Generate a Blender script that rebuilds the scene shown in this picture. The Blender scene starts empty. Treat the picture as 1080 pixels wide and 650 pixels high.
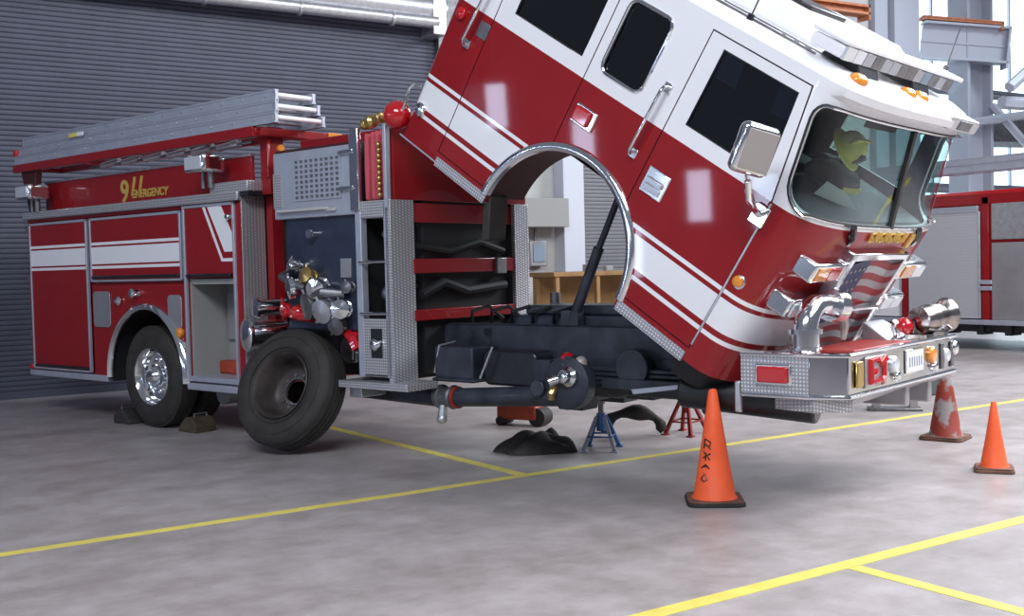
TIRE_AZ, TIRE_TILT, TIRE_X, TIRE_Y = 211, 21, 3.64, 8.96
WORLD, EXPO = .13, .8
LIGHTS = [
 ('window_light_right', (22, 6, 10), (11, 4, 0), 9, 4, 1500, (.85, .92, 1)),
 ('window_light_front', (9, -3, 9), (9, 7, 0), 9, 3, 330, (.85, .9, 1)),
 ('window_light_left', (-3, -1, 9), (6, 8, 2.8), 7, 3, 600, (.88, .93, 1)),  # added soft key, aimed to brighten the white cab side
 ('ceiling_light', (12, 1, 9), (10, 2, 0), 8, 8, 850, (1, .97, .97)),
]
import bpy, bmesh, math, random
from mathutils import Vector, Matrix
random.seed(7)
C = bpy.context.scene.collection
PI = math.pi
# ---------------------------------------------------------------- materials
def nm(name):
    m = bpy.data.materials.new(name); m.use_nodes = True
    nt = m.node_tree; b = nt.nodes['Principled BSDF']
    return m, nt, b
def mat(name, col, rough=.5, metal=0, coat=0, spec=None, emit=None, es=0, noise=0, nscale=8, trans=0, ior=None, bump=0, bscale=40):
    m, nt, b = nm(name)
    b.inputs['Base Color'].default_value = (*col, 1)
    b.inputs['Roughness'].default_value = rough
    b.inputs['Metallic'].default_value = metal
    b.inputs['Coat Weight'].default_value = coat
    b.inputs['Coat Roughness'].default_value = .04
    if spec is not None: b.inputs['Specular IOR Level'].default_value = spec
    if trans: b.inputs['Transmission Weight'].default_value = trans
    if ior: b.inputs['IOR'].default_value = ior
    if emit: b.inputs['Emission Color'].default_value = (*emit, 1); b.inputs['Emission Strength'].default_value = es
    if noise or bump:
        tc = nt.nodes.new('ShaderNodeTexCoord')
    if noise:
        n = nt.nodes.new('ShaderNodeTexNoise'); n.inputs['Scale'].default_value = nscale; n.inputs['Detail'].default_value = 6
        nt.links.new(tc.outputs['Object'], n.inputs['Vector'])
        r = nt.nodes.new('ShaderNodeMapRange'); r.inputs[1].default_value = .3; r.inputs[2].default_value = .7
        r.inputs[3].default_value = 1-noise; r.inputs[4].default_value = 1+noise
        nt.links.new(n.outputs['Fac'], r.inputs[0])
        mx = nt.nodes.new('ShaderNodeVectorMath'); mx.operation = 'SCALE'; mx.inputs[0].default_value = col
        nt.links.new(r.outputs[0], mx.inputs['Scale']); nt.links.new(mx.outputs[0], b.inputs['Base Color'])
    if bump:
        n2 = nt.nodes.new('ShaderNodeTexNoise'); n2.inputs['Scale'].default_value = bscale
        nt.links.new(tc.outputs['Object'], n2.inputs['Vector'])
        bp = nt.nodes.new('ShaderNodeBump'); bp.inputs['Strength'].default_value = bump; bp.inputs['Distance'].default_value = .01
        nt.links.new(n2.outputs['Fac'], bp.inputs['Height']); nt.links.new(bp.outputs[0], b.inputs['Normal'])
    return m
M = {}
M['red'] = mat('red_paint', (.30, .010, .014), .45, 0, .6, spec=.15, noise=.06, nscale=3, bump=.3, bscale=1.9)
M['white'] = mat('white_paint', (.93, .93, .96), .35, 0, .5)
M['chrome'] = mat('chrome', (.85, .86, .88), .12, 1)
M['alu'] = mat('brushed_aluminium', (.62, .63, .66), .38, .85, noise=.12, nscale=14)
M['alulight'] = mat('clear_anodised_aluminium', (.50, .53, .61), .45, .5, noise=.06)
M['dull'] = mat('dull_steel', (.22, .22, .23), .45, .8, noise=.25, nscale=12)
M['black'] = mat('black_paint', (.012, .013, .017), .35, 0, .2, noise=.3, nscale=9)
M['frame'] = mat('chassis_black', (.028, .033, .048), .5, 0, .1, noise=.5, nscale=6)
M['rubber'] = mat('rubber', (.034, .030, .028), .7, noise=.25, nscale=10, bump=.1)
M['dark'] = mat('dark_interior', (.012, .012, .014), .7)
M['maroon'] = mat('maroon_primer', (.06, .008, .010), .6)
M['redlens'] = mat('red_lens', (.55, .01, .015), .12, 0, 1)
M['amber'] = mat('amber_lens', (.85, .30, .03), .15, 0, 1)
M['clear'] = mat('lamp_lens', (.75, .8, .85), .08, .3, 1)
M['blue'] = mat('blue_jack_paint', (.07, .18, .42), .5, noise=.3)
M['jackred'] = mat('red_jack_paint', (.30, .025, .02), .5, noise=.3)
M['orangered'] = mat('orange_red_paint', (.42, .055, .02), .5, noise=.2)
M['cone'] = mat('cone_orange', (1, .14, .045), .5, noise=.05, spec=.3)
M['conebase'] = mat('cone_base_grimy', (.16, .08, .055), .8, noise=.4)
M['coneblack'] = mat('cone_base_black', (.03, .026, .025), .8, noise=.4)
M['gold'] = mat('gold_leaf', (.75, .52, .12), .35, .3)
M['yellow'] = mat('helmet_yellow', (.95, .90, .10), .4, 0, .3)
M['hose'] = mat('red_fire_hose', (.58, .09, .12), .8, bump=.3, bscale=60)
M['glassdark'] = None
M['paper'] = mat('paper', (.8, .8, .78), .7)
M['wood'] = mat('plywood', (.30, .17, .065), .6, noise=.2, nscale=4)
M['cream'] = mat('cream_wall', (.50, .50, .49), .7, noise=.04)
M['greywall'] = mat('grey_block_wall', (.33, .33, .32), .8)
M['steelwhite'] = mat('painted_steel', (.42, .45, .52), .5)
M['rust'] = mat('rust_primer', (.50, .19, .09), .7, noise=.2)
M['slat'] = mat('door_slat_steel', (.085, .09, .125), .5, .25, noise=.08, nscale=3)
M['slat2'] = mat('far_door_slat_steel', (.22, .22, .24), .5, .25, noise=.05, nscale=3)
M['rolldoor'] = mat('satin_roll_door', (.60, .61, .65), .5, .3)
M['silver'] = mat('silver_panel', (.42, .42, .44), .4, .6, noise=.15, nscale=2)
M['brownrub'] = mat('brown_rubber_chock', (.07, .05, .03), .8, noise=.3)
M['tan'] = mat('mirror_back', (.42, .38, .36), .45, .2)
M['flagblue'] = mat('flag_blue', (.02, .03, .13), .5)
M['flagred'] = mat('flag_red', (.35, .02, .03), .5)
M['brass'] = mat('brass', (.6, .42, .15), .3, .9)
M['seat'] = mat('seat_vinyl', (.05, .05, .055), .6)
M['dash'] = mat('dash_grey', (.10, .10, .11), .6)
# windows of the truck: smoked tint
def glassmat(name, tint, rough, thru):
    m, nt, b = nm(name)
    nt.nodes.remove(b)
    out = [n for n in nt.nodes if n.type == 'OUTPUT_MATERIAL'][0]
    t = nt.nodes.new('ShaderNodeBsdfTransparent'); t.inputs['Color'].default_value = (*tint, 1)
    g = nt.nodes.new('ShaderNodeBsdfGlossy'); g.inputs['Roughness'].default_value = rough; g.inputs['Color'].default_value = (.9, .95, 1, 1)
    lw = nt.nodes.new('ShaderNodeLayerWeight'); lw.inputs['Blend'].default_value = .5
    pw = nt.nodes.new('ShaderNodeMath'); pw.operation = 'POWER'; pw.inputs[1].default_value = 4; nt.links.new(lw.outputs['Facing'], pw.inputs[0])
    f = nt.nodes.new('ShaderNodeMath'); f.operation = 'MULTIPLY_ADD'; f.inputs[1].default_value = .9; f.inputs[2].default_value = ((thru-1)/(thru+1))**2; nt.links.new(pw.outputs[0], f.inputs[0])
    mx = nt.nodes.new('ShaderNodeMixShader')
    nt.links.new(f.outputs[0], mx.inputs[0]); nt.links.new(t.outputs[0], mx.inputs[1]); nt.links.new(g.outputs[0], mx.inputs[2])
    nt.links.new(mx.outputs[0], out.inputs['Surface'])
    return m
M['ws'] = glassmat('windshield_glass', (.62, .74, .72), .02, 1.5)
M['tint'] = glassmat('tinted_side_glass', (.14, .17, .24), .03, 1.8)
M['clearglass'] = glassmat('clear_lens_glass', (.8, .85, .9), .02, 1.5)
# diamond plate
def diamond(name, base, pitch=.046):
    m, nt, b = nm(name)
    tc = nt.nodes.new('ShaderNodeTexCoord'); sn = []
    for k in ((1, 1, 1), (1, .3, -1)):
        d = nt.nodes.new('ShaderNodeVectorMath'); d.operation = 'DOT_PRODUCT'; d.inputs[1].default_value = [c*2*PI/pitch for c in k]
        nt.links.new(tc.outputs['Object'], d.inputs[0])
        s = nt.nodes.new('ShaderNodeMath'); s.operation = 'SINE'; nt.links.new(d.outputs['Value'], s.inputs[0]); sn.append(s)
    mn = nt.nodes.new('ShaderNodeMath'); mn.operation = 'MULTIPLY'
    nt.links.new(sn[0].outputs[0], mn.inputs[0]); nt.links.new(sn[1].outputs[0], mn.inputs[1])
    rp = nt.nodes.new('ShaderNodeMapRange'); rp.inputs[1].default_value = .15; rp.inputs[2].default_value = .6
    nt.links.new(mn.outputs[0], rp.inputs[0])
    bp = nt.nodes.new('ShaderNodeBump'); bp.inputs['Strength'].default_value = .6; bp.inputs['Distance'].default_value = .006
    nt.links.new(rp.outputs[0], bp.inputs['Height']); nt.links.new(bp.outputs[0], b.inputs['Normal'])
    mc = nt.nodes.new('ShaderNodeMix'); mc.data_type = 'RGBA'
    mc.inputs[6].default_value = (*[c*.7 for c in base], 1); mc.inputs[7].default_value = (*[min(1, c*1.35) for c in base], 1)
    nt.links.new(rp.outputs[0], mc.inputs[0]); nt.links.new(mc.outputs[2], b.inputs['Base Color'])
    b.inputs['Metallic'].default_value = .55; b.inputs['Roughness'].default_value = .35
    return m
M['tread'] = diamond('diamond_plate', (.62, .61, .64))
# concrete floor
def concrete():
    m, nt, b = nm('polished_concrete')
    tc = nt.nodes.new('ShaderNodeTexCoord')
    def noise(scale, detail, rough=.6, vec=None):
        n = nt.nodes.new('ShaderNodeTexNoise'); n.inputs['Scale'].default_value = scale; n.inputs['Detail'].default_value = detail; n.inputs['Roughness'].default_value = rough
        nt.links.new(vec or tc.outputs['Object'], n.inputs['Vector']); return n
    n1 = noise(.55, 5); n2 = noise(3.2, 8, .7); n3 = noise(40, 4)
    mp = nt.nodes.new('ShaderNodeMapping'); mp.inputs['Scale'].default_value = (.35, 2.2, 1); mp.inputs['Rotation'].default_value = (0, 0, .12)
    nt.links.new(tc.outputs['Object'], mp.inputs['Vector'])
    n4 = noise(.8, 6, .6, mp.outputs[0])
    r1 = nt.nodes.new('ShaderNodeValToRGB'); e = r1.color_ramp.elements
    e[0].position = .36; e[0].color = (.25, .222, .210, 1); e[1].position = .64; e[1].color = (.47, .43, .435, 1)
    a = nt.nodes.new('ShaderNodeMath'); a.operation = 'MULTIPLY_ADD'; a.inputs[1].default_value = .5
    nt.links.new(n2.outputs['Fac'], a.inputs[0])
    h = nt.nodes.new('ShaderNodeMath'); h.operation = 'MULTIPLY'; h.inputs[1].default_value = .25
    nt.links.new(n1.outputs['Fac'], h.inputs[0])
    h2 = nt.nodes.new('ShaderNodeMath'); h2.operation = 'MULTIPLY_ADD'; h2.inputs[1].default_value = .25
    nt.links.new(n4.outputs['Fac'], h2.inputs[0]); nt.links.new(h.outputs[0], h2.inputs[2]); nt.links.new(h2.outputs[0], a.inputs[2])
    nt.links.new(a.outputs[0], r1.inputs[0])
    # saw joint lines
    nt.links.new(r1.outputs[0], b.inputs['Base Color'])
    rr = nt.nodes.new('ShaderNodeMapRange'); rr.inputs[3].default_value = .28; rr.inputs[4].default_value = .55
    nt.links.new(n2.outputs['Fac'], rr.inputs[0]); nt.links.new(rr.outputs[0], b.inputs['Roughness'])
    bp = nt.nodes.new('ShaderNodeBump'); bp.inputs['Strength'].default_value = .12; bp.inputs['Distance'].default_value = .01
    nt.links.new(n3.outputs['Fac'], bp.inputs['Height']); nt.links.new(bp.outputs[0], b.inputs['Normal'])
    b.inputs['Specular IOR Level'].default_value = .45
    return m
M['concrete'] = concrete()
M['line'] = mat('yellow_floor_paint', (.74, .63, .13), .5, noise=.12, nscale=6)
M['sky'] = mat('bright_daylight_glazing', (.8, .9, 1), .3, emit=(.72, .90, 1.0), es=1.7)
M['lampglow'] = mat('lit_lamp', (1, 1, 1), .3, emit=(1, 1, 1), es=6)

# ---------------------------------------------------------------- mesh builder
class MB:
    def __init__(s): s.v = []; s.f = []; s.m = []
    def add(s, vs, fs, mi=0):
        o = len(s.v); s.v += [tuple(v) for v in vs]; s.f += [tuple(i+o for i in f) for f in fs]; s.m += [mi]*len(fs); return s
    def box(s, a, b, mi=0):
        x0, y0, z0 = [min(p, q) for p, q in zip(a, b)]; x1, y1, z1 = [max(p, q) for p, q in zip(a, b)]
        return s.add([(x0,y0,z0),(x1,y0,z0),(x1,y1,z0),(x0,y1,z0),(x0,y0,z1),(x1,y0,z1),(x1,y1,z1),(x0,y1,z1)],
                     [(0,3,2,1),(4,5,6,7),(0,1,5,4),(1,2,6,5),(2,3,7,6),(3,0,4,7)], mi)
    def prism(s, poly, plane, lo, hi, mi=0):
        def P(a, b, c): return {'xz': (a, c, b), 'yz': (c, a, b), 'xy': (a, b, c)}[plane]
        n = len(poly); ar = sum(poly[i][0]*poly[(i+1)%n][1]-poly[(i+1)%n][0]*poly[i][1] for i in range(n))
        if (ar < 0): poly = poly[::-1]
        vs = [P(a, b, lo) for a, b in poly]+[P(a, b, hi) for a, b in poly]
        fs = [tuple(range(n))[::-1], tuple(range(n, 2*n))]+[(i, (i+1)%n, (i+1)%n+n, i+n) for i in range(n)]
        if plane == 'xz': fs = [f[::-1] for f in fs]
        return s.add(vs, fs, mi)
    def lathe(s, prof, org, axis, n=24, mi=0, cap=True):
        org = Vector(org); w = Vector(axis).normalized(); u = w.orthogonal().normalized(); k = w.cross(u)
        vs = []
        for h, r in prof:
            for i in range(n):
                a = 2*PI*i/n; vs.append(org+w*h+(u*math.cos(a)+k*math.sin(a))*max(r, 1e-4))
        fs = []
        for j in range(len(prof)-1):
            for i in range(n):
                a, b = j*n+i, j*n+(i+1)%n; fs.append((a, b, b+n, a+n))
        if cap:
            fs.append(tuple(range(n))[::-1]); q = (len(prof)-1)*n; fs.append(tuple(range(q, q+n)))
        return s.add(vs, fs, mi)
    def cyl(s, p0, p1, r0, r1=None, n=16, mi=0):
        p0 = Vector(p0); d = Vector(p1)-p0
        return s.lathe([(0, r0), (d.length, r0 if r1 is None else r1)], p0, d, n, mi)
    def ball(s, c, r, mi=0, n=14, sq=(1,1,1)):
        o = len(s.v); t = MB(); t.lathe([(-r*math.cos(PI*j/8), r*math.sin(PI*j/8)) for j in range(9)], (0,0,0), (0,0,1), n)
        return s.add([(c[0]+v[0]*sq[0], c[1]+v[1]*sq[1], c[2]+v[2]*sq[2]) for v in t.v], t.f, mi)
    def tube(s, pts, r, n=8, mi=0, closed=False):
        pts = [Vector(p) for p in pts]; N = len(pts); rs = r if isinstance(r, (list, tuple)) else [r]*N
        vs = []; u = None
        for i, p in enumerate(pts):
            if closed: d = pts[(i+1)%N]-pts[i-1]
            else: d = pts[min(i+1, N-1)]-pts[max(i-1, 0)]
            d.normalize()
            if u is None: u = d.orthogonal().normalized()
            else: u = (u-d*u.dot(d)).normalized()
            k = d.cross(u)
            for j in range(n):
                a = 2*PI*j/n; vs.append(p+(u*math.cos(a)+k*math.sin(a))*rs[i])
        fs = []
        for i in range(N if closed else N-1):
            for j in range(n):
                a, b = i*n+j, i*n+(j+1)%n; c, e = ((i+1)%N)*n+(j+1)%n, ((i+1)%N)*n+j; fs.append((a, b, c, e))
        if not closed: fs += [tuple(range(n))[::-1], tuple(range((N-1)*n, N*n))]
        return s.add(vs, fs, mi)
    def xf(s, mx):
        s.v = [tuple(mx @ Vector(v)) for v in s.v]; return s
    def mesh(s, name, mats):
        me = bpy.data.meshes.new(name); me.from_pydata(s.v, [], s.f)
        for m in (mats if isinstance(mats, (list, tuple)) else [mats]): me.materials.append(M[m] if isinstance(m, str) else m)
        me.polygons.foreach_set('material_index', s.m); me.update(); return me
    def build(s, name, mats, parent=None, bevel=0, ang=35, seg=2):
        me = s.mesh(name, mats)
        bm = bmesh.new(); bm.from_mesh(me); bmesh.ops.recalc_face_normals(bm, faces=bm.faces); bm.to_mesh(me); bm.free()
        me.shade_smooth(); me.set_sharp_from_angle(angle=math.radians(ang))
        o = bpy.data.objects.new(name, me); C.objects.link(o)
        if parent: o.parent = parent
        if bevel:
            b = o.modifiers.new('bevel', 'BEVEL'); b.width = bevel; b.segments = seg; b.limit_method = 'ANGLE'; b.angle_limit = math.radians(40)
        return o
def tag(o, label=None, cat=None, group=None, kind=None):
    if label: o['label'] = label
    if cat: o['category'] = cat
    if group: o['group'] = group
    if kind: o['kind'] = kind
    return o
def empty(name, loc=(0,0,0), rz=0):
    o = bpy.data.objects.new(name, None); C.objects.link(o); o.location = loc; o.rotation_euler = (0,0,rz); o.empty_display_size = .2; return o
def copy_tree(o, parent=None):
    c = o.copy(); C.objects.link(c)
    if parent: c.parent = parent; c.matrix_parent_inverse = o.matrix_parent_inverse
    for ch in list(o.children): copy_tree(ch, c)
    return c
def rrect(x0, x1, y0, y1, r, n=5):
    if not isinstance(r, (tuple, list)): r = (r,)*4
    out = []
    for (cx, cy, sx, sy, a0, q) in ((x0, y0, 1, 1, PI, r[0]), (x1, y0, -1, 1, 1.5*PI, r[1]), (x1, y1, -1, -1, 0, r[2]), (x0, y1, 1, -1, .5*PI, r[3])):
        for i in range(n+1):
            a = a0+.5*PI*i/n; out.append((cx+sx*q+q*math.cos(a), cy+sy*q+q*math.sin(a)))
    return out
def text_mesh(body, size, mats, parent, name, mx, ext=.004, shear=0, bold=0):
    cu = bpy.data.curves.new(name, 'FONT'); cu.body = body; cu.size = size; cu.extrude = ext; cu.shear = shear; cu.offset = bold
    t = bpy.data.objects.new(name+'_t', cu); C.objects.link(t)
    dg = bpy.context.evaluated_depsgraph_get(); me = bpy.data.meshes.new_from_object(t.evaluated_get(dg)); bpy.data.objects.remove(t)
    me.materials.clear(); me.materials.append(M[mats]); me.transform(mx); me.name = name
    o = bpy.data.objects.new(name, me); C.objects.link(o); o.parent = parent; return o
def boolean(me_obj, ops, name):
    """apply list of (operation, cutter MB, matindex)"""
    tmp = []
    for op, cut, mi in ops:
        cm = cut.mesh('cut', list(me_obj.data.materials)); 
        for p in cm.polygons: p.material_index = mi
        bm = bmesh.new(); bm.from_mesh(cm); bmesh.ops.recalc_face_normals(bm, faces=bm.faces); bm.to_mesh(cm); bm.free()
        c = bpy.data.objects.new('cut', cm); C.objects.link(c); tmp.append(c)
        md = me_obj.modifiers.new('b', 'BOOLEAN'); md.operation = op; md.object = c; md.solver = 'EXACT'
    bpy.context.view_layer.update()
    dg = bpy.context.evaluated_depsgraph_get()
    me = bpy.data.meshes.new_from_object(me_obj.evaluated_get(dg)); me.name = name
    me_obj.modifiers.clear()
    for c in tmp: bpy.data.objects.remove(c)
    return me
def meshobj(name, me, parent, ang=35):
    me.shade_smooth(); me.set_sharp_from_angle(angle=math.radians(ang))
    o = bpy.data.objects.new(name, me); C.objects.link(o); o.parent = parent; return o
M['gauge'] = mat('gauge_panel_black', (.025, .035, .065), .35, 0, .3, noise=.2)
M['rimdark'] = mat('rim_grimy_steel', (.085, .07, .066), .5, .4, noise=.5, nscale=5)
def dirtycone():
    m, nt, b = nm('cone_smeared'); tc = nt.nodes.new('ShaderNodeTexCoord'); n = nt.nodes.new('ShaderNodeTexNoise'); n.inputs['Scale'].default_value = 7; n.inputs['Detail'].default_value = 3
    r = nt.nodes.new('ShaderNodeValToRGB'); e = r.color_ramp.elements; e[0].position = .48; e[0].color = (.28, .035, .02, 1); e[1].position = .56; e[1].color = (.30, .28, .28, 1)
    nt.links.new(tc.outputs['Object'], n.inputs['Vector']); nt.links.new(n.outputs['Fac'], r.inputs[0]); nt.links.new(r.outputs[0], b.inputs['Base Color']); b.inputs['Roughness'].default_value = .6; return m
M['conedirty'] = dirtycone()
M['darkchrome'] = mat('worn_chrome', (.42, .38, .36), .22, 1, noise=.5, nscale=12)
M['bluegrey'] = mat('blue_grey_enamel', (.22, .28, .36), .5)
M['binplastic'] = mat('bin_plastic', (.10, .12, .12), .5)
M['bumperchrome'] = mat('bumper_chrome', (.50, .50, .52), .14, 1, noise=.15, nscale=3)
M['lensgrey'] = mat('grey_lens', (.30, .32, .36), .15, .3, 1)
M['steellight'] = mat('light_painted_steel', (.62, .65, .72), .5)
# ================================================================ FIRE ENGINE
FE = empty('fire_engine', (3.0747, 11.3473, 0), math.radians(-73.9))
tag(FE, 'red and white fire engine with its cab tilted forward, left bay', 'fire engine')
W = 2.2
# ---- cab, built in its own frame: x forward along the cab floor, y across, z up; then tilted nose-down
UF = lambda v: 3.40 if v <= 1.17 else 3.40-.33*(v-1.17)
UC = lambda v: 3.06 if v <= 1.17 else 3.06-.21*(v-1.17)
def outline(v, ins=0, n=14, ex=3.2, uf=None, side=0):
    uf = (UF(v) if uf is None else uf)-ins; uc = UC(v)-ins*.5; h = W/2-ins-side
    pts = []
    for i in range(2*n+1):
        ph = -PI/2+PI*i/(2*n); c, s_ = math.cos(ph), math.sin(ph)
        x = uc+(uf-uc)*(abs(c)**(2/ex)); y = W/2+h*(abs(s_)**(2/ex))*(1 if s_ > 0 else -1)
        pts.append((x, y))
    rc = .07
    rear = []
    for k in range(5):
        a = PI/2*k/4; rear.append((ins+rc-rc*math.sin(a), W/2+h-rc+rc*math.cos(a)))
    rear += [(x, W-y) for x, y in rear[::-1]]
    mid = [(1.7, W/2+h)]; mid2 = [(1.7, W/2-h)]
    return pts+mid+rear+mid2
def loft(levels):
    mb = MB(); rings = []
    for (v, pts, mi) in levels: rings.append([(x, y, v) for x, y in pts])
    n = len(rings[0]); vs = [p for r in rings for p in r]; mb.v = vs
    for j in range(len(rings)-1):
        for i in range(n):
            mb.f.append((j*n+i, j*n+(i+1)%n, (j+1)*n+(i+1)%n, (j+1)*n+i)); mb.m.append(levels[j][2])
    mb.f.append(tuple(range(n))[::-1]); mb.m.append(levels[0][2])
    mb.f.append(tuple(range((len(rings)-1)*n, len(rings)*n))); mb.m.append(levels[-1][2])
    return mb
RED, WHT = 0, 1
def shell_levels(ins=0):
    L = []
    for v, m in ((0, RED), (.225, WHT), (.255, RED), (.295, WHT), (.495, RED), (.525, WHT), (.553, RED), (.85, RED), (1.17, WHT), (1.19, WHT), (1.5, WHT), (1.80, WHT)):
        L.append((v, outline(v, ins), m))
    return L
lv = shell_levels()
lv += [(1.87, outline(1.87, 0), WHT), (1.90, outline(1.90, 0, uf=3.24), WHT), (1.95, outline(1.95, 0, uf=3.24), WHT), (1.985, outline(1.95, .035, uf=3.22), WHT), (2.01, outline(1.95, .10, uf=3.17), WHT), (2.02, outline(1.95, .22, uf=3.12), WHT)]
outer = loft(lv)
inner = loft([(-.2, outline(0, .045), 2), (1.17, outline(1.17, .045), 2), (1.86, outline(1.86, .045), 2), (1.93, outline(1.86, .12), 2)])
base = bpy.data.objects.new('b', outer.mesh('b', ['red', 'white', 'dark'])); C.objects.link(base)
bm = bmesh.new(); bm.from_mesh(base.data); bmesh.ops.recalc_face_normals(bm, faces=bm.faces); bm.to_mesh(base.data); bm.free()
AC = (1.73, .02)
def P(poly, lo, hi): return MB().prism(poly, 'xz', lo, hi)
arch = MB().lathe([(-.3, .69), (W+.3, .69)], (AC[0], 0, AC[1]), (0, 1, 0), 56)
# lathe starts at org + axis*h
win1 = [(.60, 1.29), (1.30, 1.29), (1.30, 1.71), (.60, 1.71)]
win2 = rrect(1.48, 1.86, 1.28, 1.80, .07)
win3 = [(2.27, 1.28), (2.935, 1.28), (2.86, 1.80), (2.27, 1.80)]
WSB, WST = 1.20, 1.82
def wsborder(v):
    u = 3.105-.21*(v-1.2); r = .15; q = .11
    if v < WSB+r: u += r-math.sqrt(max(0, r*r-(WSB+r-v)**2))
    if v > WST-q: u += q-math.sqrt(max(0, q*q-(v-WST+q)**2))
    return u
VSL = [WSB, WSB+.004, WSB+.015, WSB+.035, WSB+.06, WSB+.10, WSB+.15, 1.45, 1.6, WST-.11, WST-.07, WST-.04, WST-.02, WST-.007, WST]
wsp = [(3.8, WSB)]+[(wsborder(v), v) for v in VSL]+[(3.8, WST)]
cuts = [('DIFFERENCE', inner, 2), ('DIFFERENCE', arch, 0)]
for w in (win1, win2, win3): cuts.append(('DIFFERENCE', P(w, -.3, W+.3), 1))
cuts.append(('DIFFERENCE', P(wsp, -.3, W+.3), 1))
shell = boolean(base, cuts, 'shell')
sh = bpy.data.objects.new('sh', shell); C.objects.link(sh)
fd = [(2.14, .09), (3.05, .09), (3.05, 1.17), (2.915, 1.87), (2.14, 1.87)]
cd = [(.44, .09), (1.385, .09), (1.385, 1.78), (.44, 1.78)]
def grow(poly, d):
    cx = sum(p[0] for p in poly)/len(poly); cy = sum(p[1] for p in poly)/len(poly)
    return [(x+(d if x > cx else -d), y+(d if y > cy else -d)) for x, y in poly]
def doorcut(poly): return P(poly, -.2, .3)
fd_me = boolean(sh, [('INTERSECT', doorcut(grow(fd, -.003)), 0)], 'front_door')
cd_me = boolean(sh, [('INTERSECT', doorcut(grow(cd, -.003)), 0)], 'crew_door')
body_me = boolean(sh, [('DIFFERENCE', doorcut(grow(fd, .006)), 0), ('DIFFERENCE', doorcut(grow(cd, .006)), 0)], 'cab')
bpy.data.objects.remove(base); bpy.data.objects.remove(sh)
CAB = meshobj('cab', body_me, FE); CAB.location = (3.76, 0, 2.62); CAB.rotation_euler = (0, math.radians(33.5), 0)
tag(CAB, 'red and white cab tilted forward')
meshobj('front_door', fd_me, CAB); meshobj('crew_door', cd_me, CAB)
# door seals: thin dark strips behind the shut lines so the gaps read dark
s_ = MB()
for poly in (fd, cd):
    n = len(poly)
    for i in range(n):
        a, b = poly[i], poly[(i+1)%n]
        run = []
        for k in range(41):
            x = a[0]+(b[0]-a[0])*k/40; z = a[1]+(b[1]-a[1])*k/40
            if math.hypot(x-AC[0], z-AC[1]) > .725: run.append((x, .016, z))
            elif len(run) > 1: s_.tube([run[0], run[-1]], .010, 6); run = []
            else: run = []
        if len(run) > 1: s_.tube([run[0], run[-1]], .010, 6)
s_.build('door_seal', 'dark', CAB)
# side glass
for k, (w, nmn) in enumerate(((win1, 'crew_door_window'), (win2, 'rear_quarter_window'), (win3, 'front_door_window'))):
    MB().prism(grow(w, .004) if k != 1 else w, 'xz', .018, .024).build(nmn, 'tint', CAB)
    MB().prism(grow(w, .004) if k != 1 else w, 'xz', W-.024, W-.018).build('far_side_window', 'ws', CAB)
def loop3(poly, y): return [(a, y, b) for a, b in poly]
MB().tube(loop3(win2, .0), .013, 8, closed=True).build('window_trim', 'chrome', CAB)
for wq in (win1, win3): MB().tube(loop3(wq, .008), .009, 6, closed=True).build('window_gasket', 'rubber', CAB)
# windshield: a thin curved skin following the cab front
def front_pts(v, ins, ymin=None):
    pts = outline(v, ins, n=24)[:49]
    return pts
def ws_ring(v, ins=.012):
    ub = wsborder(v)
    pts = [p for p in front_pts(v, ins) if p[0] > ub]
    h = W/2-ins
    return [(ub, W/2-h)]+pts+[(ub, W/2+h)]
def resample(pts, n):
    L = [0]
    for a, b in zip(pts, pts[1:]): L.append(L[-1]+math.dist(a, b))
    out = []; j = 0
    for i in range(n):
        d = L[-1]*i/(n-1)
        while j < len(L)-2 and L[j+1] < d: j += 1
        t = (d-L[j])/max(1e-9, L[j+1]-L[j]); out.append((pts[j][0]+(pts[j+1][0]-pts[j][0])*t, pts[j][1]+(pts[j+1][1]-pts[j][1])*t))
    return out
vsl = VSL
NR = 49
g = MB(); rows = [[(x, y, v) for x, y in resample(ws_ring(v), NR)] for v in vsl]
g.v = [p for r in rows for p in r]
g.f = [(j*NR+i, j*NR+i+1, (j+1)*NR+i+1, (j+1)*NR+i) for j in range(len(vsl)-1) for i in range(NR-1)]; g.m = [0]*len(g.f)
g.build('windshield', 'ws', CAB, ang=80)
per = rows[0]+[r[-1] for r in rows[1:-1]]+rows[-1][::-1]+[r[0] for r in rows[1:-1]][::-1]
per = [(x+.006, y+(.0 if .1 < y < 2.1 else (-.006 if y < 1 else .006)), z) for x, y, z in per]
MB().tube(per, .014, 6, closed=True).build('windshield_gasket', 'rubber', CAB)
per2 = [(x+.012, y-(.010 if y < .25 else 0)+(.010 if y > 1.95 else 0), z) for x, y, z in per]
MB().tube(per2, .006, 5, closed=True).build('windshield_chrome_bead', 'chrome', CAB)
MB().box((UF(1.2)-.03, W/2-.02, WSB), (UF(1.2)+.012, W/2+.02, WSB+.01)).add(
    [(UF(v)-d, W/2+e, v) for v in (WSB, WST) for d in (-.010, .02) for e in (-.022, .022)],
    [(0,1,3,2),(4,6,7,5),(0,4,5,1),(2,3,7,6),(0,2,6,4),(1,5,7,3)]).build('windshield_divider', 'rubber', CAB)
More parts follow.
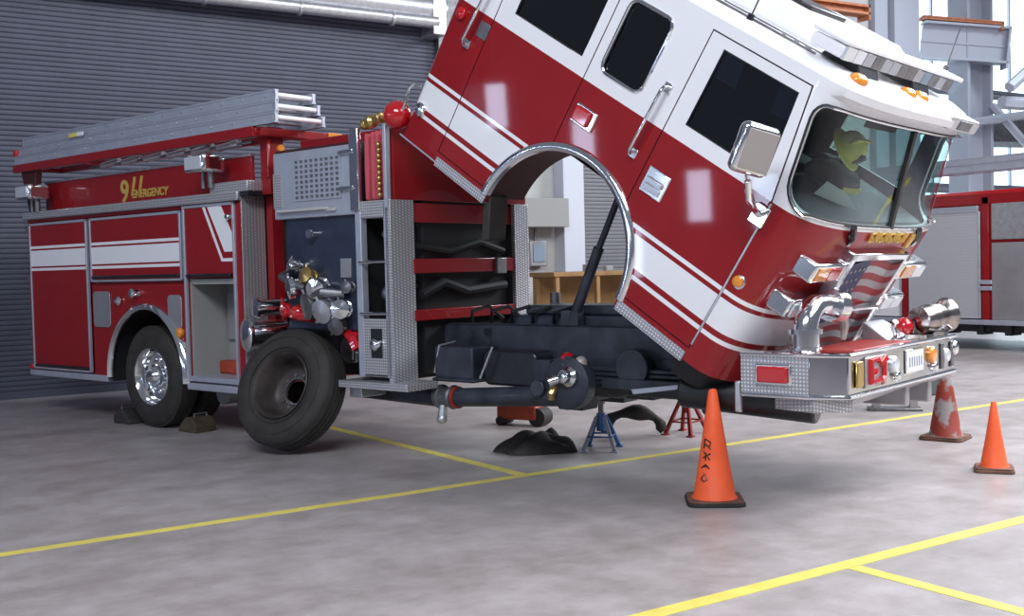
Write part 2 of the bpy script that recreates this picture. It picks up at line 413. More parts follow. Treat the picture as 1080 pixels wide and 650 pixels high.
# wheel arch trim and liner
t_ = MB(); N = 40; vs = []
for i in range(N+1):
    a = math.radians(3)+(PI-math.radians(6))*i/N; c, s2 = math.cos(a), math.sin(a)
    for r, y in ((.682, .03), (.682, -.018), (.70, -.028), (.735, -.026), (.748, -.012), (.748, .0)): vs.append((AC[0]+r*c, y, AC[1]+r*s2))
t_.add(vs, [(i*6+j, i*6+j+1, i*6+j+7, i*6+j+6) for i in range(N) for j in range(5)]); t_.build('wheel_arch_trim', 'chrome', CAB, ang=60)
t_ = MB(); vs = []
for i in range(N+1):
    a = math.radians(40)+(PI-math.radians(40))*i/N; c, s2 = math.cos(a), math.sin(a)
    for r, y in ((.700, .03), (.700, .46), (.72, .46), (.72, .03)): vs.append((AC[0]+r*c, y, AC[1]+r*s2))
t_.add(vs, [(i*4+j, i*4+(j+1)%4, i*4+4+(j+1)%4, i*4+4+j) for i in range(N) for j in range(4)]); t_.build('wheel_arch_liner', 'maroon', CAB, ang=60)
MB().prism([(.965, .05), (1.045, .05), (1.20, -.24), (1.14, -.28)], 'xz', .04, .24).build('mud_flap', 'rubber', CAB, .01)
# inner underside: tunnel roof and near sill
u_ = MB(); u_.box((.05, .46, .86), (3.05, 1.74, .90)); u_.box((.05, .05, .10), (1.0, .46, .14)); u_.box((.05, 1.76, .40), (1.0, 2.14, .44))
u_.box((2.45, .05, .10), (3.06, 2.1, .15)); u_.box((.05, .44, .14), (.98, .46, .88)); u_.box((2.9, .46, .15), (2.94, 1.74, .88)); u_.box((.05, .06, .72), (3.0, .46, .76)); u_.box((.05, 1.74, .72), (3.0, 2.13, .76))
u_.build('cab_floor', 'dark', CAB)
MB().box((1.36, .1, .86), (1.40, 1.2, 1.9)).build('rear_bulkhead', 'dark', CAB)
# front apron below, black valance following the nose
vl = loft([(-.16, outline(0, .10), 0), (-.06, outline(0, .05), 0), (-.001, outline(0, .02), 0)])
vb = bpy.data.objects.new('v', vl.mesh('v', ['black'])); C.objects.link(vb)
vme = boolean(vb, [('DIFFERENCE', MB().box((-1, -1, -1), (2.98, 4, 1)), 0), ('DIFFERENCE', MB().box((2, .3, -1), (3.2, 1.9, 1)), 0)], 'valance'); bpy.data.objects.remove(vb)
meshobj('valance', vme, CAB)
# tread plate sills
for a, b in ((.46, 1.04), (2.44, 3.05)):
    s_ = MB(); s_.box((a, -.014, -.012), (b, .0, .055)); s_.box((a, -.014, -.016), (b, .05, -.008)); s_.build('tread_plate_sill', 'tread', CAB)
# corner trim
MB().box((.0, -.004, 0), (.45, .004, .012)).build('lower_edge_trim', 'alu', CAB)
# handles, lamps
def grab(p0, p1, out, r=.014, name='grab_handle', par=None):
    mb = MB(); p0, p1 = Vector(p0), Vector(p1); o = Vector(out)
    mb.tube([p0+o*.0, p0+o*.8, p0+(p1-p0)*.05+o, p1-(p1-p0)*.05+o, p1+o*.8, p1], r, 8)
    for p in (p0, p1): mb.box(p-Vector((.032, -.002, .032)), p+Vector((.032, -.014, .032)))
    return mb.build(name, 'chrome', par or CAB, .004)
grab((2.035, 0, 1.42), (2.02, 0, .94), (0, -.07, 0))
grab((.34, 0, 1.45), (.29, 0, .91), (0, -.07, 0))
hd = MB(); hd.box((2.18, -.012, .76), (2.37, .002, .94)); hd.build('door_handle_plate', 'chrome', CAB, .01)
MB().box((2.205, -.02, .785), (2.345, -.011, .83)).box((2.21, -.034, .84), (2.34, -.014, .875)).build('door_handle', 'alu', CAB, .006)
MB().box((.33, -.006, 1.0), (.44, .002, 1.12)).build('door_handle_recess', 'dull', CAB, .01)
hinge = MB().box((3.052, -.010, .12), (3.066, .004, 1.16)).build('door_hinge', 'alu', CAB, .003)
ml = MB(); ml.box((1.44, -.016, .88), (1.64, .002, 1.02)); ml.build('marker_light_bezel', 'chrome', CAB, .012)
ml = MB(); ml.box((1.455, -.04, .895), (1.60, -.014, 1.005)); ml.build('marker_light', 'redlens', CAB, .014)
MB().lathe([(0, .05), (.012, .05), (.014, .04)], (3.12, .016, .64), (0, -1, 0), 24).build('turn_signal_bezel', 'chrome', CAB)
MB().lathe([(0, .038), (.016, .036), (.026, .018)], (3.12, .004, .64), (0, -1, 0), 24).build('turn_signal', 'amber', CAB)
MB().lathe([(0, .05), (.03, .045), (.045, .02)], (.13, .002, 1.08), (0, -1, 0), 20).build('corner_lamp', 'redlens', CAB)
MB().lathe([(0, .055), (.02, .055), (.03, .045), (.034, .01)], (.11, .002, .275), (0, -1, 0), 20).build('clearance_lamp', 'chrome', CAB)
MB().tube([(-.0, .02, .42), (-.06, .0, .42), (-.085, -.01, .36), (-.07, -.01, .28), (-.06, -.01, .20), (-.10, .0, .12), (-.14, .02, .10)], .014).build('rear_bracket', 'chrome', CAB)
MB().lathe([(0, .06), (.02, .10), (.07, .118), (.12, .112), (.17, .08), (.195, .03)], (-.16, .10, .10), (.45, -1, .1), 28).build('rear_warning_lamp', 'redlens', CAB)
# mirror
mr = MB(); mx = Matrix.Translation((2.96, -.36, 1.45)) @ Matrix.Rotation(math.radians(-10), 4, 'Y') @ Matrix.Rotation(math.radians(-42), 4, 'Z')
h = MB().box((-.055, -.12, -.15), (.045, .12, .15)).xf(mx); h.build('mirror_housing', 'chrome', CAB, .045, seg=4)
MB().box((.043, -.078, -.118), (.053, .105, .118)).xf(mx).build('mirror_back', 'tan', CAB, .004)
MB().box((-.06, -.09, -.125), (-.054, .09, .125)).xf(mx).build('mirror_glass', 'clear', CAB, .004)
a_ = MB(); a_.tube([(3.02, -.36, 1.28), (3.05, -.30, 1.18), (3.04, -.12, 1.10), (3.03, -.0, 1.06)], .022); a_.box((2.98, -.03, 1.0), (3.09, .01, 1.13)); a_.tube([(2.98, -.33, 1.30), (3.0, -.10, 1.12)], .012)
a_.build('mirror_arm', 'chrome', CAB, .005)
# roof fittings
lb = MB(); lb.prism(rrect(2.70, 2.94, 2.07, 2.15, .03), 'xz', .10, 2.02); lb.build('light_bar_base', 'white', CAB, .01)
mb = MB()
lb2 = MB(); lb2.prism(rrect(2.69, 2.955, 2.155, 2.185, .014), 'xz', .08, 2.04); LBT = lb2.build('light_bar_cover', 'white', CAB, .01)
for k in range(14):
    y0 = .10+k*.137
    MB().box((2.93, y0, 2.07), (2.955, y0+.13, 2.152)).build('light_bar_lens', ['clear', 'clear', 'lensgrey', 'dull', 'lensgrey', 'lensgrey', 'dull', 'dull', 'lensgrey', 'bluegrey', 'dull', 'lensgrey', 'dull', 'bluegrey'][k], CAB, .004)
for y in (.34, 1.22):
    MB().prism([(2.68, 2.01), (3.0, 2.0), (2.94, 2.08), (2.72, 2.08)], 'xz', y, y+.30).build('light_bar_mount', 'black', CAB, .01)
for y in (.22, 1.00, 1.22):
    MB().ball((3.05, y, 2.0), .055, 0, 14, (1.1, 1.25, .8)).build('roof_marker_lamp', 'amber', CAB)
MB().tube([(3.07, 1.12, 1.96), (3.1, 1.16, 1.9), (3.16, 1.2, 1.86)], .007).build('lamp_wire', 'black', CAB)
ac = MB(); ac.prism([(1.75, 2.01), (2.64, 2.01), (2.58, 2.12), (2.45, 2.19), (1.85, 2.20), (1.75, 2.1)], 'xz', .55, 1.95); ac.build('roof_air_conditioner', 'white', CAB, .03)
MB().box((1.95, .7, 2.19), (2.3, 1.25, 2.225)).build('roof_vent_grille', 'black', CAB, .01)
for y in (.16, .34):
    MB().box((1.9, y, 2.005), (2.75, y+.012, 2.03)).build('roof_rail', 'dull', CAB, .003)
h = MB()
for i, u in enumerate((2.45, 2.55, 2.64)): h.cyl((u, .26, 2.015), (u, .26, 2.030), .012+.005*i)
h.build('roof_bolt', 'dull', CAB)
an = MB(); an.cyl((2.25, .14, 2.0), (2.25, .14, 2.05), .022); an.tube([(2.25, .14, 2.05), (2.22, .15, 2.5)], .005); an.build('antenna', 'black', CAB)
an = MB(); an.cyl((2.9, 1.75, 2.2), (2.9, 1.75, 2.23), .02); an.tube([(2.9, 1.75, 2.22), (2.84, 1.74, 2.5)], .005); an.build('antenna', 'dull', CAB)
bl = MB(); bl.prism(rrect(1.45, 2.02, 1.885, 1.98, .03), 'yz', 3.0, 3.235); bl.build('brow_lamp_housing', 'alu', CAB, .01)
MB().box((3.232, 1.62, 1.90), (3.242, 1.86, 1.965)).build('brow_lamp_lens', 'dull', CAB, .003)
# ---- cab interior seen through the windshield
i_ = MB(); i_.prism([(2.62, .9), (3.27, .9), (3.27, 1.17), (3.05, 1.2), (2.66, 1.22)], 'xz', .14, W-.14); i_.build('dashboard', 'dash', CAB, .03)
for y in (.30, 1.45):
    s_ = MB(); s_.box((1.75, y, .90), (2.25, y+.48, 1.02)); s_.prism([(1.72, .98), (1.86, .98), (1.74, 1.62), (1.62, 1.62)], 'xz', y, y+.48); s_.box((1.60, y+.12, 1.63), (1.72, y+.36, 1.82))
    s_.build('cab_seat', 'seat', CAB, .04, seg=3)
w_ = MB(); ax = Vector((-.75, 0, 1)).normalized(); cc = Vector((2.52, 1.66, 1.30)); u1 = Vector((0, 1, 0)); u2 = ax.cross(u1)
w_.tube([cc+(u1*math.cos(a)+u2*math.sin(a))*.22 for a in [2*PI*i/28 for i in range(28)]], .016, 8, closed=True)
for a in (0, 2.1, 4.2): w_.tube([cc, cc+(u1*math.cos(a)+u2*math.sin(a))*.22], .012, 6)
w_.cyl(cc+ax*.01, cc-ax*.3, .03); w_.build('steering_wheel', 'black', CAB)
MB().box((3.0, .75, 1.72), (3.02, 1.25, 1.80)).build('sun_visor', 'maroon', CAB, .01)
ov = MB().box((2.3, .75, 1.84), (2.95, 1.45, 1.90)).build('overhead_console', 'dash', CAB, .02)
cb = MB().box((1.9, .9, .9), (2.65, 1.35, 1.28)).build('centre_console', 'dash', CAB, .03)
rd = MB().box((2.60, 1.3, 1.24), (2.68, 1.5, 1.36)).build('radio_set', 'black', CAB, .01)
# ---- cab front: lights and grille (below the windshield)
def nose(y, v): # front surface x at width y
    hh = abs(y-W/2)/(W/2); return UC(v)+(UF(v)-UC(v))*max(0, 1-hh**3.2)**(1/3.2)
def bezel(y0, y1, z0, z1, lens):
    x = (nose((y0+y1)/2, .9)); b = MB()
    y_in = (y0, y1)
    hs = MB().box((x-.10, y0, z0), (x+.09, y1, z1)).build('headlamp_bezel', 'chrome', CAB, .02, seg=3)
    n = 2
    for k in range(n):
        a = y0+.03+(y1-y0-.05)*k/n; c = y0+.03+(y1-y0-.05)*(k+1)/n-.01
        MB().box((x+.088, a, z0+.022), (x+.100, c, z1-.022)).build('headlamp', lens[k], CAB, .004)
bezel(.17, .55, .83, .965, ('amber', 'redlens'))
bezel(.13, .50, .57, .705, ('clear', 'clear'))
bezel(W-.66, W-.22, .83, .965, ('amber', 'clear'))
bezel(W-.70, W-.30, .57, .705, ('clear', 'clear'))
gx = nose(W/2, .8)
gm = MB(); gy0, gy1, gz0, gz1 = .56, 1.49, .20, 1.05
for (a, b, c, d) in ((gy0, gy0+.06, gz0, gz1), (gy1-.04, gy1, gz0, gz1), (gy0, gy1, gz1-.05, gz1), (gy0, gy1, gz0, gz0+.04)): gm.box((gx-.03, a, c), (gx+.075, b, d))
gm.build('grille_surround', 'chrome', CAB, .008)
MB().box((gx-.02, gy0+.05, gz0+.03), (gx+.02, gy1-.03, gz1-.04)).build('grille_mesh', 'dull', CAB)
fl = MB(); fy0, fy1, fz0, fz1 = gy0+.06, gy1-.04, gz0+.05, gz1-.06
ny = 26; nz = 13
for j in range(nz):
    for i in range(ny):
        ya, yb = fy0+(fy1-fy0)*i/ny, fy0+(fy1-fy0)*(i+1)/ny
        def wv(y): return .025*math.sin(y*7+.5)
        za = fz0+(fz1-fz0-.06)*j/nz+.03; zb = fz0+(fz1-fz0-.06)*(j+1)/nz+.03
        canton = i < 12 and j >= 4
        mi = 2 if canton else (0 if j % 2 == 0 else 1)
        fl.add([(gx+.026, ya, za+wv(ya)), (gx+.026, yb, za+wv(yb)), (gx+.026, yb, zb+wv(yb)), (gx+.026, ya, zb+wv(ya)), (gx+.030, ya, za+wv(ya)), (gx+.030, yb, za+wv(yb)), (gx+.030, yb, zb+wv(yb)), (gx+.030, ya, zb+wv(ya))],
               [(4,5,6,7), (0,1,5,4), (2,3,7,6)], mi)
for r in range(5):
    for c_ in range(6 if r % 2 == 0 else 5):
        y = fy0+.03+c_*.062+(.03 if r % 2 else 0); z = fz0+(fz1-fz0-.06)*(5.7+r*1.5)/nz+.03
        st = []
        for k in range(10):
            a = PI/2+k*PI/5; q = .017 if k % 2 == 0 else .007; st.append((y+q*math.cos(a), z+.02*math.sin(y*7+.5)+q*math.sin(a)))
        fl.prism(st, 'yz', gx+.030, gx+.033, 1)
fl.build('grille_flag', ['flagred', 'silver', 'flagblue'], CAB)
MB().box((gx+.03, gy0+.04, .60), (gx+.09, gy1-.02, .63)).build('grille_bar', 'chrome', CAB, .01)
MB().prism([(gx-.03, .04), (gx+.02, .04), (gx+.04, .18), (gx-.03, .2)], 'xz', .62, 1.45).build('grille_lower_shroud', 'alu', CAB, .01)
for k in range(8):
    y = .80+k*.078; lt_ = MB(); q = [(0, 0), (.01, .075), (.035, .05), (.02, .03), (.05, .005), (.055, .07)] if k % 2 else [(.05, .07), (.005, .06), (.01, .0), (.05, .01), (.03, .04)]
    lt_.tube([(gx+.012, y+a_, 1.105+b_) for a_, b_ in q], .008, 5); lt_.build('nose_lettering', 'gold', CAB)
MB().prism([(.0+1.50, 1.06), (1.55, 1.06), (1.60, 1.17), (1.53, 1.17)], 'yz', gx-.01, gx+.012).build('gold_stripe', 'gold', CAB)
for y in (.52, 1.62):
    w_ = MB(); w_.tube([(nose(y, 1.2)+.01, y+.06, 1.08), (nose(y, 1.2)+.04, y, 1.14), (nose(y, 1.2)+.03, y-.06, 1.21)], .022); w_.ball((nose(y, 1.2)+.02, y, 1.15), .03)
    w_.build('windshield_wiper', 'black', CAB)
# ================================================================ REAR BODY  (truck frame: x forward, y across, z up)
def body_arch_poly(x0, x1, z0, z1, cx, cz, r, n=24):
    pts = [(x0, z0)]
    if cx-r > x0: pts.append((cx-r*math.sqrt(max(0, 1-((z0-cz)/r)**2)), z0))
    a0 = PI-math.asin((z0-cz)/r) if abs(z0-cz) < r else PI
    a1 = math.asin((z0-cz)/r)
    for i in range(n+1):
        a = a0+(a1-a0)*i/n; pts.append((cx+r*math.cos(a), cz+r*math.sin(a)))
    pts += [(x1, z0), (x1, z1), (x0, z1)]
    return pts
BX0, BX1 = -2.42, 1.65
b = MB()
wc = (0, .53); wr = .70
# near side skin around the openings
side = body_arch_poly(-1.03, .72, .50, 1.47, wc[0], wc[1], wr)
b.prism(side, 'xz', .0, .03)
b.box((BX0, 0, .46), (-2.38, .04, 2.24)); b.box((BX0, .0, 2.19), (BX1, .05, 2.25)); b.box((1.55, 0, .50), (BX1, .25, 2.24))
b.box((BX0, .04, .50), (-.76, W, 2.25)); b.box((-.76, .55, .50), (.74, W, 2.25)); b.box((-.76, .03, 1.27), (.74, .56, 2.25))
b.box((.72, .50, .50), (BX1, W, 2.25)); b.box((.72, .03, 1.52), (1.56, .51, 2.24))
b.box((.72, .02, .50), (.76, .5, 1.52))
b.box((BX1-.05, .02, .50), (BX1, .5, 2.25)); b.box((BX0+.02, .03, .50), (-2.2, .1, 2.2))
BODY = b.build('rear_body', 'red', FE, .006); tag(BODY, 'red rear body with compartments')
MB().box((.76, .44, .50), (1.55, .50, 1.52)).box((.76, .03, .56), (.79, .46, 1.52)).box((1.50, .03, .56), (1.55, .46, 1.52)).box((.78, .03, 1.46), (1.52, .48, 1.51)).build('open_compartment_lining', 'greywall', BODY)
MB().box((.76, .0, .52), (1.55, .46, .57)).build('open_compartment_floor', 'alulight', BODY, .006)
MB().box((.80, .30, .57), (1.30, .43, .70)).build('compartment_box', 'orangered', BODY, .02)
for (a, c, z0, z1) in ((.82, .98, .9, 1.38), (1.02, 1.3, .8, 1.3), (1.33, 1.48, 1.0, 1.42)):
    MB().box((a, .40, z0), (c, .44, z1)).build('compartment_bracket', 'silver', BODY, .01)
# wheel well
t_ = MB(); N = 30; vs = []
for i in range(N+1):
    a = -.12+(PI+.24)*i/N
    for r, y in ((wr, .01), (wr, .62)): vs.append((r*math.cos(a), y, wc[1]+r*math.sin(a)))
t_.add(vs, [(i*2, i*2+1, i*2+3, i*2+2) for i in range(N)]); t_.box((-.72, .60, .45), (.72, .64, 1.25)); t_.build('wheel_well', 'dark', BODY, ang=60)
t_ = MB(); vs = []
for i in range(N+1):
    a = -.05+(PI+.10)*i/N
    for r, y in ((wr-.03, .01), (wr-.03, -.03), (wr, -.05), (wr+.04, -.03), (wr+.05, .0)): vs.append((r*math.cos(a), y, wc[1]+r*math.sin(a)))
t_.add(vs, [(i*5+j, i*5+j+1, i*5+j+6, i*5+j+5) for i in range(N) for j in range(4)]); t_.build('fender_trim', 'chrome', BODY, ang=60)
def compdoor(x0, x1, z0, z1, stripe=True, name='compartment_door', handle=True):
    d = MB(); 
    zs = [z0, 1.64, 1.67, 1.69, 1.87, 1.89, 1.92, z1] if stripe else [z0, z1]
    zs = [z for z in zs if z0 <= z <= z1]
    mi = {1.64: 1, 1.69: 1, 1.89: 1} if stripe else {}
    for a, c in zip(zs, zs[1:]): d.box((x0+.02, -.012, a), (x1-.02, .01, c), mi.get(a, 0))
    o = d.build(name, ['red', 'white'], BODY)
    f = MB()
    for q in ((x0, z0, x0+.028, z1), (x1-.028, z0, x1, z1), (x0, z1-.028, x1, z1), (x0, z0, x1, z0+.022)): f.box((q[0], -.022, q[1]), (q[2], .01, q[3]))
    f.build('door_frame', 'alulight', BODY, .004)
    return o
compdoor(-2.36, -1.08, .52, 2.18); compdoor(-1.02, .70, 1.50, 2.18)
MB().box((-.98, -.035, 1.535), (.66, -.005, 1.565)).build('lift_bar', 'black', BODY, .008)
MB().box((-2.30, -.035, .55), (-1.12, -.005, .58)).build('lift_bar', 'black', BODY, .008)
MB().box((.78, -.035, 1.53), (1.50, -.005, 1.56)).build('lift_bar', 'black', BODY, .008)
# upper part of the third compartment with the slanted stripe
d = MB(); d.box((.77, -.010, 1.56), (1.53, .01, 2.21), 0)
d.prism([(1.06, 2.20), (1.10, 2.20), (1.37, 1.70), (1.53, 1.70), (1.53, 1.735), (1.385, 1.735), (1.35, 1.70)][:3]+[(1.53, 1.70), (1.53, 1.67), (1.35, 1.67)], 'xz', -.013, -.008, 1)
d.prism([(1.14, 2.20), (1.36, 2.20), (1.53, 1.92), (1.53, 1.76), (1.40, 1.76)], 'xz', -.013, -.008, 1)
d.build('compartment_door', ['red', 'white'], BODY)
f = MB()
for q in ((.735, .52, .765, 2.20), (1.535, .52, 1.565, 2.22), (.735, 2.19, 1.565, 2.22)): f.box((q[0], -.022, q[1]), (q[2], .01, q[3]))
f.build('door_frame', 'alulight', BODY, .004)
MB().lathe([(0, .03), (.03, .03), (.05, .02)], (1.50, -.01, 2.08), (0, -1, 0), 14).build('door_latch', 'chrome', BODY)
# drip rail and stepped top
MB().box((BX0-.02, -.05, 2.225), (BX1+.02, .16, 2.31)).build('drip_rail', 'tread', BODY, .01)
MB().box((BX0+.1, .0, 2.22), (BX1, W, 2.29)).build('body_top_deck', 'tread', BODY)
MB().box((1.22, -.03, 2.30), (1.80, .28, 2.40)).build('top_step', 'tread', BODY, .012)
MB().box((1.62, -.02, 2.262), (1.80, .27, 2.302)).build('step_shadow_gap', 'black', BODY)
MB().box((1.651, .265, .55), (1.665, 1.6, 2.30)).build('front_bulkhead_skin', 'black', BODY)  # black sheet over the red bulkhead, standing in for the shaded gap
MB().box((1.652, .0, .55), (1.662, .26, 2.24)).build('front_corner_plate', 'tread', BODY, .003)
h = MB().box((-2.28, .16, 2.28), (1.62, .20, 2.64)); h.box((-2.28, .2, 2.28), (-2.24, W-.16, 2.64)); h.box((-2.28, W-.2, 2.28), (1.62, W-.16, 2.64))
h.build('hose_bed_wall', 'red', BODY, .006)
MB().box((-2.28, .15, 2.64), (1.62, .22, 2.665)).build('hose_bed_rail', 'alu', BODY, .004)
# bottom rails and small fittings
for a, c in ((BX0-.02, -.74), (.74, 1.68)): MB().box((a, -.03, .44), (c, .10, .505)).build('rub_rail', 'alulight', BODY, .01)
MB().box((BX0-.03, -.03, .51), (-2.36, .05, .57)).build('tail_marker_lamp', 'redlens', BODY, .01)
for (a, c, z0, z1) in ((-1.0, -.66, 1.02, 1.40), (.42, .66, 1.02, 1.36)):
    MB().prism(rrect(a, c, z0, z1, .05), 'xz', -.012, .0).build('scuff_plate', 'silver', BODY, .004)
MB().lathe([(0, .05), (.01, .05), (.03, .025), (.05, .02)], (-.48, -.012, 1.30), (0, -1, 0), 18).build('fuel_filler_cap', 'chrome', BODY)
MB().lathe([(0, .04), (.06, .03), (.08, .05), (.1, .03)], (-.12, .0, 1.38), (0, -1, 0), 14).build('air_fitting', 'chrome', BODY)
MB().lathe([(0, .05), (.03, .05), (.045, .02)], (.62, 0, .99), (0, -1, 0), 20).build('side_turn_signal', 'amber', BODY)
MB().box((.56, -.008, .84), (.70, .0, .90)).build('reflector_plate', 'cream', BODY)
for z in (.9, 1.5, 2.1): MB().box((-2.46, -.01, z), (-2.41, .02, z+.06)).build('door_hinge', 'dull', BODY, .004)
# 911 EMERGENCY lettering
def side_text(s_, size, x, z, name, shear=0, bold=0):
    MXs = Matrix(((1, 0, 0, x), (0, 0, -1, .154), (0, 1, 0, z), (0, 0, 0, 1))); return text_mesh(s_, size, 'gold', BODY, name, MXs, .004, shear, bold)
side_text('9', .33, -.65, 2.335, 'lettering', .0, .006); side_text('11', .27, -.49, 2.40, 'lettering', .3, .006); side_text('EMERGENCY', .115, -.42, 2.37, 'lettering', .1, .003)
# scene lights
def flood(x, z):
    o = MB().box((x-.16, -.20, z), (x+.16, .05, z+.17)).build('scene_light', 'chrome', BODY, .03, seg=3)
    MB().box((x-.13, -.208, z+.025), (x+.13, -.198, z+.145)).build('scene_light_lens', 'clear', BODY, .005)
    MB().cyl((x+.06, -.05, z), (x+.06, -.05, z-.14), .03).cyl((x-.06, -.05, z), (x-.06, -.05, z-.14), .022).build('scene_light_mount', 'dull', BODY)
flood(-2.12, 2.44); flood(1.22, 2.50)
# ladder rack
RK = MB(); RK.box((-2.60, -.06, 2.775), (1.95, .00, 2.865)); RK.box((-2.60, .48, 2.80), (1.95, .54, 2.865))
for x in (-2.55, -1.4, -.2, .95, 1.9): RK.box((x, -.04, 2.80), (x+.06, .52, 2.85))
rack = RK.build('ladder_rack', 'red', FE, .006)
r_ = MB(); r_.prism([(-2.50, 2.82), (-2.12, 2.82), (-2.24, 2.30), (-2.32, 2.30)], 'xz', -.02, .06); r_.build('rack_bracket', 'maroon', rack, .01)
r_ = MB(); r_.box((1.78, .14, 2.27), (1.92, .30, 2.88)); r_.box((1.67, .27, .56), (1.76, .40, 2.50)); r_.tube([(1.85, .20, 2.80), (2.02, .05, 2.70), (2.05, .02, 2.4)], .018)
r_.build('rack_post', 'red', rack, .008)
r_ = MB().box((1.86, .0, 2.78), (1.99, .95, 2.86)); r_.build('rack_arm', 'red', rack, .01)
MB().box((1.865, .78, 2.775), (1.995, .95, 2.865)).build('arm_end_marker', 'amber', rack, .005)
MB().box((1.87, .95, 2.78), (1.98, 1.02, 2.86)).build('arm_end_cap', 'black', rack, .005)
MB().lathe([(0, .035), (.03, .03)], (2.0, .20, 2.68), (1, -.3, 0), 14).build('rack_lamp', 'amber', rack)
MB().box((1.99, .14, 2.33), (2.06, .24, 2.60)).build('rack_actuator', 'cream', rack, .02)
for k in range(6):
    MB().tube([(-.9+.42*k, .10, 2.74), (-.62+.42*k, .14, 2.77)], .035, 10).build('rack_spring', 'alu', rack)
MB().tube([(-1.2, .12, 2.74), (1.7, .12, 2.76)], .014).build('rack_rod', 'dull', rack)
# rear axle wheel
def wheel_parts(parent, cx, cy, cz, face=-1, R=.52, tyre_w=.28, chrome='chrome', hubtype='cap'):
    ax = (0, face, 0)
    def Lp(prof): return prof
    pr = [(-tyre_w+.02, .30), (-tyre_w, .36), (-tyre_w+.01, .47), (-tyre_w+.05, .515), (-.05, .515), (-.01, .47), (0, .36), (-.02, .295), (-.05, .285), (-tyre_w+.05, .285)]
    t = MB(); t.lathe([(h, r*R/.52) for h, r in pr]+[(-tyre_w+.02, .30*R/.52)], (cx, cy, cz), ax, 48, cap=False)
    for hh in (-.07, -.115, -.16, -.205): t.lathe([(hh-.008, .508), (hh-.006, .52), (hh+.026, .52), (hh+.028, .508)], (cx, cy, cz), ax, 48, cap=False)
    tt = t.build('tire', 'rubber', parent, ang=50)
    r_ = MB(); r_.lathe([(-.02, .298), (-.005, .290), (-.03, .268), (-.13, .25), (-.15, .21), (-.15, .09), (-.14, .08)], (cx, cy, cz), ax, 40, cap=False)
    r_.lathe([(-.03, .298), (-.25, .290)], (cx, cy, cz), ax, 40, cap=False)
    return tt, r_
tt, rm = wheel_parts(FE, 0, .02, .525)
rim = rm.build('wheel_rim', 'chrome', tt, ang=50)
hb = MB(); hb.lathe([(-.15, .11), (-.06, .105), (-.03, .085), (.0, .06), (.005, .01)], (0, .02, .525), (0, -1, 0), 24); hb.build('hub_cap', 'chrome', tt)
for k in range(10):
    a = 2*PI*k/10; MB().cyl((.165*math.cos(a), .17, .525+.165*math.sin(a)), (.165*math.cos(a), .125, .525+.165*math.sin(a)), .017, .013, 8).build('lug_nut', 'chrome', tt)
o2, rm2 = wheel_parts(FE, 0, .34, .525); rm2.build('wheel_rim', 'dull', o2)
for yy, ff in ((W-.02, 1),):
    o3, rm3 = wheel_parts(FE, 0, yy, .525, face=1); rm3.build('wheel_rim', 'chrome', o3)
MB().cyl((0, .3, .525), (0, W-.3, .525), .08).ball((0, W/2, .525), .22).build('rear_axle', 'frame', FE)
# ================================================================ PUMP MODULE
PW = 1.72
p = MB(); p.box((2.2, .06, 1.04), (3.22, .50, 2.60)); p.box((2.2, .64, .60), (3.22, PW, 2.60)); p.box((3.2, .42, .68), (3.56, PW, 2.10)); p.box((3.2, .40, 2.08), (3.59, PW, 2.12))
PM = p.build('pump_house', 'dark', FE, .005)
MB().box((2.16, .30, 2.60), (3.22, PW+.02, 2.74)).box((3.22, .82, 2.60), (3.60, PW+.02, 2.74)).build('pump_house_roof', 'red', PM, .01)
MB().box((2.16, .02, 2.595), (3.22, .32, 2.625)).build('roof_edge_trim', 'maroon', PM, .004)
MB().box((2.15, .0, 2.02), (3.24, .06, 2.60)).build('upper_access_panel', 'alulight', PM, .008)
MB().box((2.43, -.003, 2.165), (3.05, .004, 2.535)).build('speaker_grille_back', 'dull', PM)
lg = MB()
for i in range(10): lg.box((2.43+i*.0664, -.010, 2.165), (2.43+i*.0664+.024, -.002, 2.535))
for j in range(9): lg.box((2.43, -.0095, 2.165+j*.0438), (3.05, -.002, 2.165+j*.0438+.018))
lg.build('speaker_grille', 'alulight', PM)
MB().box((2.22, -.045, 2.075), (2.90, -.002, 2.10)).box((2.85, -.03, 2.06), (2.98, 0, 2.085)).build('access_panel_latch', 'cream', PM, .006)
for z in (2.22, 2.52): MB().box((3.04, -.03, z), (3.22, .0, z+.035)).build('panel_hinge', 'chrome', PM, .006)
MB().box((2.15, -.008, 2.12), (2.26, .0, 2.42)).build('panel_tread_insert', 'tread', PM)
MB().box((2.26, .04, 1.06), (3.18, .06, 2.02)).build('gauge_panel', M['gauge'] if 'gauge' in M else 'black', PM, .005)
MB().lathe([(0, .03), (.05, .03), (.06, .045), (.08, .04)], (2.65, .04, 1.88), (0, -1, 0), 14).build('pull_knob', 'chrome', PM)
MB().box((2.97, .03, 1.50), (3.10, .042, 1.66)).build('data_plate', 'silver', PM, .002)
# columns and the valve compartment
def col(x0, x1, y0, y1, z0, z1, m='alulight', name='corner_post'): return MB().box((x0, y0, z0), (x1, y1, z1)).build(name, m, PM, .006)
col(3.20, 3.27, .0, .07, .68, 2.10); col(3.54, 3.60, .0, .06, .68, 2.10)
col(3.17, 3.28, -.02, .02, 2.05, 2.72, 'chrome', 'hose_bay_post'); col(3.575, 3.61, -.02, .03, 2.05, 2.72, 'alulight', 'hose_bay_post')
col(3.27, 3.56, .0, .30, 1.98, 2.12, 'tread', 'hose_bay_sill')
MB().box((3.27, .0, .70), (3.56, .03, 1.16)).build('lower_tread_panel', 'tread', PM, .004)
MB().box((3.36, -.006, .84), (3.49, .0, 1.08)).build('outlet_recess', 'black', PM)
MB().lathe([(0, .05), (.04, .05), (.05, .03)], (3.43, .0, .95), (0, -1, 0), 16).build('outlet_coupling', 'chrome', PM)
for z in (1.20, 1.62): MB().tube([(3.25, -.01, z), (3.57, -.01, z+.005)], .014).build('cross_bar', 'chrome', PM)
v_ = MB()
